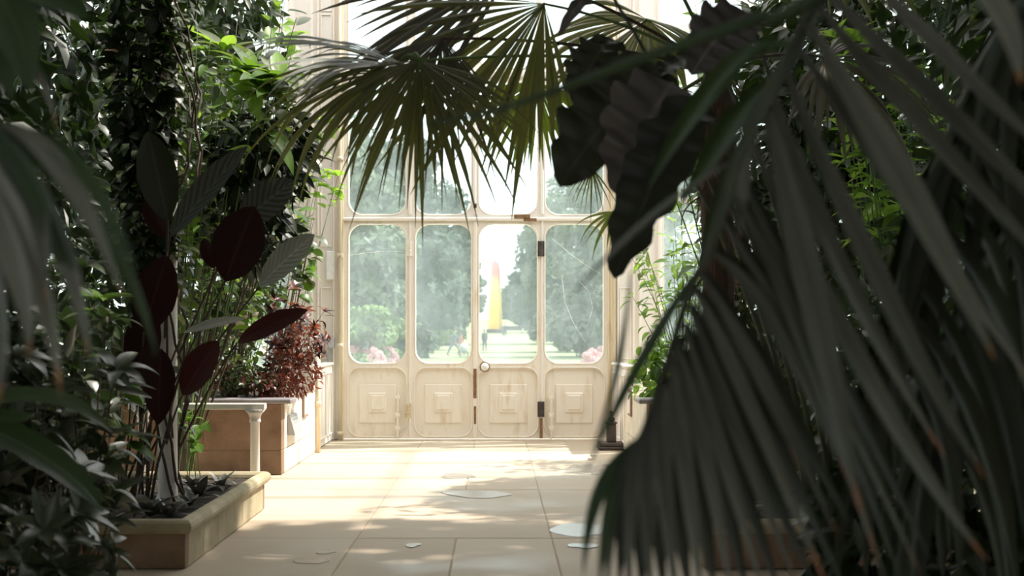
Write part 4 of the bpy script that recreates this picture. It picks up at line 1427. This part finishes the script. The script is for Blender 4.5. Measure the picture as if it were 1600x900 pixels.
# ------------------------------------------------------------------ left near palm
lp_base = Vector((-1.75, 2.6, 0))
lp = thing('feather_palm', 'near feather palm at the left edge with blurred arching leaflets', 'palm', lp_base)
mb = MB(); mb.tube([lp_base, lp_base + Vector((0, .02, 1.1)), lp_base + Vector((.03, 0, 2.15))], [.12, .10, .09], 12); mb.build('trunk', M['fibre'], lp, lp, True)
crown_l = lp_base + Vector((.03, 0, 2.15))
frl = rach([(-230, 60, 2.45), (-90, 120, 2.4), (-20, 185, 2.4), (20, 205, 2.4)], .02, .007, 'palm_stem', 'frond', lp, crown_l)
LLS = [((-10, 195), (95, 265), (195, 470), 34, 'palm_near_pale'), ((20, 203), (120, 260), (215, 430), 30, 'palm_green'), ((-60, 190), (70, 330), (140, 560), 46, 'palm_near_pale'),
       ((-80, 180), (40, 380), (95, 620), 44, 'palm_near_pale'), ((-120, 180), (10, 380), (45, 560), 46, 'palm_near_pale'), ((-90, 150), (60, 310), (150, 600), 40, 'palm_green'),
       ((-40, 170), (150, 350), (245, 560), 26, 'palm_green'), ((-150, 190), (-20, 420), (-5, 640), 46, 'palm_near'), ((10, 200), (60, 330), (70, 470), 36, 'palm_near')]
for (a, c, b, w, m_) in LLS:
    leaflet(a, c, b, w, m_, 2.4, 2.2, frl, (-.3, -.6, .75), .35, lp)
frl2 = rach([(-220, -120, 2.9), (-80, -60, 2.9), (30, -30, 2.9)], .02, .007, 'palm_stem', 'frond', lp, crown_l)
for (a, c, b, w, m_) in (((-40, -40), (20, 30), (50, 150), 90, 'palm_green'), ((-60, 20), (40, 90), (88, 195), 22, 'palm_near_pale'), ((20, -30), (90, 0), (138, 30), 60, 'palm_green'), ((-30, -40), (-5, 60), (22, 160), 60, 'palm_green')):
    leaflet(a, c, b, w, m_, 2.9, 2.8, frl2, (-.2, -.7, .7), .25, lp)

# ------------------------------------------------------------------ near glossy shrub, lower left
def near_shrub(base, tips, label, mats, per, size, whorl=7, t0=.45):
    return shrub('glossy_shrub', label, 'shrub', base, tips, 'oval' if False else 'lance', mats[0], per, size, t0, 'stem_brown', -.1, .009, 'glossy shrubs in the lower left', mats, whorl)


near_shrub((-2.25, 6.9, 0), [P(u, v, R.uniform(6.5, 7.3)) for (u, v) in ((40, 480), (110, 520), (165, 505), (135, 590), (60, 590), (180, 580), (20, 690), (100, 690), (172, 680), (60, 760), (140, 740), (175, 790), (85, 620), (30, 640))],
           'near glossy dark-leaved shrub in front of the low planter', ['shrub_dark'], 14, .21)
near_shrub((-2.3, 5.9, 0), [P(u, v, R.uniform(5.6, 6.2)) for (u, v) in ((20, 560), (70, 640), (10, 760), (70, 830), (120, 800), (150, 860), (40, 880), (100, 890), (165, 890), (-40, 640), (30, 820), (125, 740))],
           'nearest glossy shrub filling the bottom left corner', ['shrub_dark'], 13, .19, 7, .4)
near_shrub((-2.75, 7.7, 0), [P(u, v, R.uniform(7.4, 8.0)) for (u, v) in ((30, 430), (90, 440), (130, 420), (150, 470), (190, 600), (20, 520), (195, 680), (120, 560), (70, 500))],
           'upright glossy shrub rising behind the two nearest ones', ['shrub_dark', 'shrub_mid'], 12, .21)
# strap-leaved plant
sp_base = Vector((-2.25, 5.2, 0))
sp = thing('strap_leaved_plant', 'plant with long arching green strap leaves at the left edge', 'plant', sp_base)
for (a, c, b, w) in (((-60, 640), (75, 622), (178, 678), 40), ((-60, 650), (80, 722), (160, 800), 58), ((-80, 620), (20, 655), (60, 640), 34)):
    A, B = P(*a, 5.2), P(*b, 5.0)
    lf = blade('leaf', A, B, w / 2 * PXM(5.1), sp, sp, 'strap_leaf', 'strap', nrm=(0, -.6, .8), fold=.3, C=P(*c, 5.1), ruffle=.06)
    stem(sp, lf, curve_pts(sp_base, A, (-.05, 0, .1), 6), .012, .008, 'stem_green', 'stalk')

# ------------------------------------------------------------------ canna in the low planter
cn_base = Vector((-2.74, 9.95, .27))
cn = thing('canna', 'tall canna with big dark maroon and silver-ribbed leaves', 'canna', cn_base)
CN = [  # base, tip, width px, material, normal, depth, fold
    ((262, 345), (232, 205), 62, 'canna_green', (.15, -1, .1), 9.0, .15),
    ((262, 372), (228, 305), 40, 'maroon', (-.4, -.9, .1), 9.1, .3),
    ((266, 370), (388, 228), 44, 'grey_rib', (.5, -.5, .75), 9.0, .55),
    ((352, 440), (398, 322), 84, 'maroon', (-.1, -1, .05), 8.8, .12),
    ((372, 352), (462, 282), 62, 'grey_rib', (.1, -.9, .4), 9.2, .15),
    ((405, 448), (492, 366), 58, 'silver_rib', (.0, -.75, .66), 8.9, .12),
    ((286, 520), (384, 498), 26, 'silver_rib', (0, -.6, .8), 8.9, .2),
    ((370, 536), (482, 484), 40, 'maroon_red', (.1, -.8, .6), 8.9, .2),
    ((285, 618), (342, 532), 52, 'maroon_red', (-.2, -1, .1), 8.9, .15),
    ((252, 545), (248, 664), 50, 'maroon', (.1, -1, .0), 8.8, .12),
    ((225, 520), (262, 400), 72, 'maroon', (.05, -1, .1), 9.1, .12),
    ((215, 600), (235, 470), 60, 'maroon', (-.1, -1, .1), 9.2, .12),
    ((335, 420), (318, 372), 26, 'maroon', (-.3, -.8, .3), 8.9, .3),
]
for (a, b, w, m_, nr, Y, fo) in CN:
    A, B = P(*a, Y), P(*b, Y - .05)
    lf = blade('leaf', A, B, w / 2 * PXM(Y), cn, cn, m_, 'canna', bend=(0, -.03, .02), nrm=nr, fold=fo, n=14, ruffle=.05)
    root_p = cn_base + Vector((R.uniform(-.22, .28), R.uniform(-.1, .25), 0))
    stem(cn, lf, curve_pts(root_p, A, (R.uniform(-.06, .06), 0, .12), 8), .011, .007, 'stem_brown', 'stalk', 6)
for i in range(14):
    root_p = cn_base + Vector((R.uniform(-.35, .12), R.uniform(-.6, .3), 0))
    stem(cn, cn, curve_pts(root_p, root_p + Vector((R.uniform(-.1, .15), R.uniform(-.1, .1), R.uniform(.7, 1.4))), (0, 0, .05), 6), .009, .006, 'stem_brown', 'cane', 6)

# rosettes and low plants on the planter soil
def rosette(c, n, size, mat, label, name='rosette_plant', grp='low rosettes in the planters', shape='lance'):
    t = thing(name, label, 'plant', c, grp)
    for i in range(n):
        a = 2 * PI * i * .382 + R.random() * .4
        el = .25 + .9 * (i / n)
        d = Vector((math.cos(a) * math.cos(el), math.sin(a) * math.cos(el), math.sin(el)))
        put_leaf(t, t, shape, mat, Vector(c) + Vector((0, 0, .01)), d, (0, 0, 1) + rvec() * .2 if False else Vector((0, 0, 1)) + rvec() * .2, size * R.uniform(.7, 1.2))
    return t
for (u, v, Y, n, s, lb, m_) in ((235, 785, 8.75, 16, .26, 'spiky dark rosette at the foot of the cream column', 'rosette'), (310, 752, 9.75, 14, .22, 'silvery rosette right of the cream column', 'rosette'),
                                (300, 735, 10.3, 13, .22, 'dark silvery rosette behind the first one on the soil', 'rosette'), (345, 745, 10.4, 12, .20, 'small rosette nearest the long rim', 'rosette'),
                                (270, 795, 8.72, 10, .18, 'small grey rosette at the front rim', 'rosette'), (325, 775, 9.3, 10, .16, 'flattened rosette by the rim corner', 'rosette')):
    c = P(u, v, Y); c.z = .275
    c.x = min(c.x, XLF - .2)
    rosette(c, n, s, m_, lb)
for i in range(26):  # fallen leaves on the soil
    y = R.uniform(8.6, 11.0); x = R.uniform(XLF - .9, XLF - .2)
    o = put_leaf(pl, pl, 'lance', 'vine_pale' if i % 3 else 'rosette', Vector((x, y, .30)), rvec() * Vector((1, 1, .15)), (0, 0, 1), R.uniform(.08, .16), 'fallen_leaf')
# small climbing plant before the stone bed
shrub('trailing_plant', 'small bright trailing plant beside the cream column foot', 'plant', (-2.45, 10.4, .28), [P(300, 650, 10.2), P(322, 662, 10.3), P(308, 690, 10.2), P(290, 640, 10.3)], 'heart', 'shrub_mid', 6, .10, .5, 'stem_green', rad=.005)

# ------------------------------------------------------------------ creeper on the column
cv = thing('creeper', 'leafy creeper wrapping the tall cream column', 'creeper', (COLX, COLY, .27))
def vine_stem(seed):
    r = random.Random(seed)
    a0 = r.uniform(0, 6.28); pts = []
    for i in range(30):
        z = .3 + i * .145
        rr = .085 + .07 * r.random() + (.10 if z > 2.2 else 0)
        a = a0 + i * .28 * (1 if seed % 2 else -1)
        pts.append(Vector((COLX + rr * math.cos(a), COLY + rr * math.sin(a), z)))
    return pts
for k in range(6):
    stem(cv, cv, vine_stem(k), .012, .007, 'stem_brown', 'stem', 5)
for i in range(300):
    z = R.uniform(1.9, 4.4) if i % 8 else R.uniform(.8, 1.9)
    a = R.uniform(0, 2 * PI)
    rr = R.uniform(.12, .34) * (1.0 if z > 2.4 else .6)
    rr *= 1.25 if math.cos(a) < 0 else .75
    p = Vector((COLX + rr * math.cos(a) - .10 * (z > 2.2), COLY + rr * math.sin(a), z))
    put_leaf(cv, cv, 'oval', 'vine_pale' if R.random() < .10 else ('vine' if R.random() < .5 else 'shrub_dark'), p, Vector((math.cos(a), math.sin(a) - .3, R.uniform(-1.1, .2))), Vector((math.cos(a), math.sin(a) - .5, .7)), R.uniform(.07, .14))
mass(cv, 'foliage', 'oval', 'wall_leaf', [((COLX - .15, COLY - .06, 3.6), (.24, .20, 1.1)), ((COLX - .14, COLY - .06, 2.5), (.20, .18, .8)), ((COLX - .03, COLY - .12, 3.2), (.085, .07, 1.3))], 1900, .13)
for i in range(10):
    x = COLX + R.uniform(-.28, .12)
    stem(cv, cv, curve_pts((x, COLY - .16, R.uniform(2.6, 4.2)), (x + R.uniform(-.1, .1), COLY - .15, R.uniform(1.7, 2.4)), (R.uniform(-.06, .06), -.05, 0), 8), .004, .002, 'stem_brown', 'hanging_root', 4)

# ------------------------------------------------------------------ leafy climbers and trees at the left, mid distance
def area_tips(n, us, vs, Ys):
    return [P(R.uniform(*us), R.uniform(*vs), R.uniform(*Ys)) for _ in range(n)]


shrub('climbing_shrub', 'bright leafy climber just right of the wrapped column', 'climber', (-2.75, 10.9, .28), area_tips(13, (285, 350), (0, 330), (10.2, 11.2)), 'lance', 'vine', 20, .17, .45, 'stem_green', -.5, .008, None, ['vine', 'vine', 'shrub_mid', 'shrub_dark', 'bright'])
shrub('climbing_shrub', 'sunlit whorl-leaved shrub hanging left of the pale-sheened fan', 'shrub', (-2.85, 11.6, 0), [P(405, 132, 10.3), P(435, 125, 10.4), P(392, 112, 10.5), P(378, 150, 10.4), P(420, 150, 10.3), P(350, 80, 10.9)], 'lance', 'bright', 5, .34, .86, 'stem_green', -.25, .012, None, ['bright', 'shrub_mid', 'vine'], 9)
shrub('climbing_shrub', 'dark tall shrub behind the sunlit whorled leaves', 'shrub', (-3.1, 12.4, 0), area_tips(14, (330, 470), (0, 330), (11.8, 12.8)), 'lance', 'wall_leaf', 20, .26, .45, 'stem_brown', -.4, .014, None, ['wall_leaf', 'shrub_dark', 'shrub_mid'])
shrub('climbing_shrub', 'green shrub overhanging the cream wall at the top', 'shrub', (-3.0, 14.6, .8), area_tips(8, (420, 472), (-20, 90), (13.6, 14.8)), 'oval', 'shrub_mid', 16, .22, .6, 'stem_brown', -.4, .012, None, ['shrub_mid', 'bright', 'wall_leaf'])
shrub('climbing_shrub', 'bright lobed vine sprig against the cream pilaster', 'vine', (-2.75, 16.2, .8), [P(500, 272, 16.3), P(528, 275, 16.3), P(520, 300, 16.3), P(485, 285, 16.3), P(505, 190, 16.5), P(520, 180, 16.6)], 'heart', 'bright', 4, .20, .88, 'stem_green', -.3, .007, None, ['bright'], 3)
# shrubs in the rear bed
cs = shrub('copper_shrub', 'copper-red leaved shrub on the raised stone bed', 'shrub', (-2.62, 14.7, .79), area_tips(22, (420, 508), (440, 606), (14.1, 15.2)), 'lance', 'copper', 13, .125, .4, 'stem_brown', -.15, .008, None, ['copper', 'copper', 'maroon'], 6)
mass(cs, 'foliage', 'lance', 'copper', [(P(455, 585, 14.6), (.36, .40, .24)), (P(470, 540, 14.7), (.22, .30, .25)), (P(425, 600, 14.4), (.3, .3, .14))], 900, .095)
shrub('bedding_shrub', 'variegated bright green shrub between canna leaves on the raised bed', 'shrub', (-3.0, 15.2, .79), area_tips(20, (290, 440), (330, 520), (14.4, 15.6)), 'oval', 'bright', 14, .145, .4, 'stem_green', -.1, .008, None, ['bright', 'bright', 'shrub_mid', 'vine', 'vine_pale'])  # palest leaves in the mix stand in for sunlit flecks
mass(thing('ground_cover', 'tangled low greenery on the raised bed soil below the canna leaves', 'plant', (-2.95, 14.5, .79)), 'foliage', 'oval', 'vine', [(P(350, 590, 14.5), (.6, .35, .16)), (P(330, 540, 14.9), (.5, .35, .3)), (P(390, 470, 15.2), (.4, .3, .35))], 1500, .085)
shrub('bedding_shrub', 'dark low shrub along the slate coping', 'shrub', (-2.95, 14.3, .79), area_tips(18, (300, 440), (540, 612), (14.1, 14.6)), 'oval', 'shrub_dark', 12, .10, .3, 'stem_brown', 0, .006, None, ['shrub_dark', 'vine', 'copper'])
shrub('bedding_shrub', 'dark glossy shrub between silver canna leaf and the wall', 'shrub', (-2.75, 15.8, .79), area_tips(8, (450, 492), (310, 420), (15.2, 16.0)), 'oval', 'shrub_dark', 10, .24, .6, 'stem_brown', -.2, .01, None, ['shrub_dark', 'shrub_mid'])

# ------------------------------------------------------------------ right middle distance
shrub('bedding_shrub', 'bushy green shrub overhanging the bed wall beside the iron pedestal', 'shrub', (2.1, 14.9, .79), area_tips(22, (985, 1060), (500, 620), (14.2, 15.4)), 'oval', 'bright', 14, .14, .4, 'stem_green', -.1, .008, None, ['bright', 'shrub_mid', 'shrub_mid'])
shrub('climbing_shrub', 'loose light green climber above the bushy shrub', 'climber', (2.3, 15.6, .79), area_tips(16, (985, 1110), (290, 480), (14.6, 16.0)), 'lance', 'bright', 15, .18, .5, 'stem_green', -.3, .008, None, ['bright', 'shrub_mid', 'vine'])
shrub('red_leaved_shrub', 'wine-red leaved shrub glimpsed beside the hanging elephant ear', 'shrub', (1.95, 10.6, .28), area_tips(6, (1105, 1140), (270, 400), (10.2, 10.9)), 'lance', 'copper', 10, .14, .6, 'stem_brown', -.4, .008, None, ['copper'])
shrub('climbing_shrub', 'bright green foliage glimpsed through the palm at upper right', 'shrub', (3.6, 11.2, .0), area_tips(15, (1300, 1470), (40, 270), (10.4, 11.2)), 'lance', 'bright', 15, .24, .6, 'stem_green', -.3, .012, None, ['bright', 'bright', 'shrub_mid'], 5)
shrub('climbing_shrub', 'tall green shrub between pilaster and palm trunk', 'shrub', (2.6, 12.2, .0), area_tips(12, (1000, 1130), (-10, 260), (11.6, 12.8)), 'lance', 'shrub_mid', 15, .22, .55, 'stem_green', -.4, .012, None, ['shrub_mid', 'bright', 'wall_leaf'])
for i in range(18):
    put_leaf(pr, pr, 'lance', 'vine_pale' if i % 3 else 'rosette', Vector((R.uniform(XRF + .2, XRF + .9), R.uniform(8.6, 10.8), .30)), rvec() * .6 + Vector((.1, 0, 0)), (0, 0, 1), R.uniform(.08, .16), 'fallen_leaf')
rosette(Vector((XRF + .35, 8.9, .275)), 14, .22, 'rosette', 'grey rosette in the planter under the hanging palm leaves')

# ------------------------------------------------------------------ deep leaf masses along both sides
def big_tree(base, h, boxes, count, size, label, shape='lance', mat='wall_leaf', name='glasshouse_tree', trunk=.07, grp='deep foliage along the glasshouse sides'):
    t = thing(name, label, 'tree', base, grp)
    b = Vector(base)
    mb = MB(); mb.tube(curve_pts(b, b + Vector((R.uniform(-.3, .3), R.uniform(-.3, .3), h)), (R.uniform(-.15, .15), 0, 0), 10), [trunk * (1 - .06 * i) for i in range(11)], 10)
    mb.build('trunk', M['bark'], t, t, True)
    mass(t, 'foliage', shape, mat, boxes, count, size)
    return t


big_tree((-3.7, 7.0, 0), 5, [((-3.6, 7.0, 2.0), (.9, 1.6, 1.6)), ((-3.5, 7.2, 4.2), (1.1, 1.8, 1.4)), ((-3.6, 6.5, .9), (.8, 1.2, .8))], 4200, .26, 'dark tree filling the far left behind the near shrubs')
big_tree((-4.2, 9.6, 0), 6, [((-4.0, 9.8, 1.8), (1.0, 1.6, 1.6)), ((-3.9, 10.0, 4.0), (1.0, 1.6, 1.6)), ((-4.0, 10.2, 5.6), (1.2, 1.8, 1.0))], 4600, .24, 'dark leafy tree behind the wrapped column')
big_tree((-4.6, 13.0, 0), 6, [((-4.4, 13.0, 2.2), (1.1, 1.8, 1.8)), ((-4.0, 12.9, 4.6), (1.1, 1.8, 1.6)), ((-3.5, 12.6, 5.8), (1.0, 1.4, .9)), ((-3.2, 12.8, 3.6), (.6, .9, 1.2))], 6200, .26, 'dark tree between wrapped column and the raised bed')
big_tree((-4.8, 16.4, 0), 6, [((-4.4, 16.6, 2.4), (1.2, 1.3, 1.7)), ((-4.2, 16.4, 4.6), (1.2, 1.3, 1.5)), ((-3.7, 16.4, 6.2), (.95, 1.1, 1.1))], 5200, .26, 'shaded tree near the back glazing at the left')
big_tree((3.3, 6.6, 0), 5, [((3.3, 6.7, 1.6), (.8, 1.6, 1.5)), ((3.5, 6.9, 4.0), (.9, 1.8, 1.5)), ((2.7, 6.4, .7), (.8, 1.1, .7))], 4200, .26, 'dark tree behind the near palm at the right')
big_tree((4.4, 9.4, 0), 6, [((4.1, 9.6, 1.8), (1.1, 1.7, 1.6)), ((4.2, 9.8, 4.6), (1.0, 1.6, 1.4)), ((3.0, 9.9, 1.0), (.7, .8, .8))], 4200, .26, 'dark leafy tree beyond the right planter')
big_tree((4.2, 13.2, 0), 6, [((3.9, 13.2, 2.0), (1.2, 1.8, 1.8)), ((3.9, 13.0, 4.6), (1.3, 1.8, 1.7)), ((2.75, 13.4, 3.4), (.6, 1.0, 1.5)), ((3.3, 12.4, 3.4), (.8, .8, 1.7)), ((2.7, 12.0, 2.0), (.6, .6, 1.3))], 9000, .26, 'dark tree beyond the right raised bed')
big_tree((5.2, 5.0, 0), 6, [((4.6, 5.2, 1.8), (1.2, 1.8, 1.8)), ((4.8, 5.2, 4.4), (1.3, 1.9, 1.6))], 3600, .30, 'shaded tree at the far right edge')
big_tree((-4.6, 4.4, 0), 6, [((-4.2, 4.6, 1.8), (1.2, 1.8, 1.8)), ((-4.2, 4.6, 4.4), (1.3, 1.9, 1.6))], 3600, .30, 'shaded tree beyond the left edge')
# dark undergrowth closing the view behind the near palm and behind the sunlit leaves, shade put into its colour
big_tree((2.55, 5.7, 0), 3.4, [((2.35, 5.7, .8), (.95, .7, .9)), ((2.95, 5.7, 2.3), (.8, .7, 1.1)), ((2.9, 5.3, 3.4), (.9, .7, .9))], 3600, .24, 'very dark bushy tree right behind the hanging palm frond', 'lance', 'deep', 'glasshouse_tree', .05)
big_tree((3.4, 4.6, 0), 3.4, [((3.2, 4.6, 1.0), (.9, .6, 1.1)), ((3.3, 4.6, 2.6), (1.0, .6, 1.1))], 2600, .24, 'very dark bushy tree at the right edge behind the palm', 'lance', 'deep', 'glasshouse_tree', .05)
big_tree((-2.95, 12.2, 0), 3.4, [((-2.0, 10.9, 3.0), (.42, .4, .42)), ((-1.88, 11.0, 3.25), (.22, .4, .35)), ((-2.15, 11.3, 2.5), (.35, .4, .4))], 900, .22, 'dark drooping small tree under the sunlit whorled leaves', 'lance', 'deep', 'glasshouse_tree', .04)
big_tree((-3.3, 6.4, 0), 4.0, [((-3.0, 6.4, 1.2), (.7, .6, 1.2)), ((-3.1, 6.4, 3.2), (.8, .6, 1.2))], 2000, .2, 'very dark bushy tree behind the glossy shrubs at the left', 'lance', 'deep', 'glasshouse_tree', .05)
# unseen canopy over the path and trees behind the viewer, added to block light
big_tree((-3.6, 1.6, 0), 7, [((-3.2, .8, 6.6), (3.0, 2.8, .9)), ((-2.6, 5.6, 7.0), (3.2, 2.6, .8)), ((-3.0, 9.8, 7.4), (1.9, 2.0, .6)), ((-6.2, 4, 5.0), (1.4, 6, 1.8))], 12500, .50, 'tall unseen tree added to shade the path from the left', 'oval', 'wall_leaf', 'glasshouse_tree', .14)
big_tree((3.6, 1.2, 0), 7, [((2.8, .8, 6.7), (3.2, 2.8, .9)), ((3.0, 5.4, 7.2), (3.4, 2.8, .8)), ((3.8, 9.9, 7.2), (3.4, 1.8, .7)), ((6.4, 4, 5.0), (1.4, 6, 1.8))], 14500, .50, 'tall unseen tree added to shade the path from the right', 'oval', 'wall_leaf', 'glasshouse_tree', .14)
big_tree((-2.6, -2.2, 0), 6, [((-3.0, -2.3, 2.2), (2.9, .7, 2.4)), ((-2.8, -2.2, 5.0), (3.0, .8, 1.6))], 5600, .42, 'unseen dense tree added behind the viewer to block light, left of the path', 'oval', 'wall_leaf', 'glasshouse_tree', .12)
big_tree((2.6, -2.2, 0), 6, [((3.0, -2.3, 2.2), (3.2, .7, 2.4)), ((2.6, -2.2, 5.0), (3.2, .8, 1.6))], 5600, .42, 'unseen dense tree added behind the viewer to block light, right of the path', 'oval', 'wall_leaf', 'glasshouse_tree', .12)
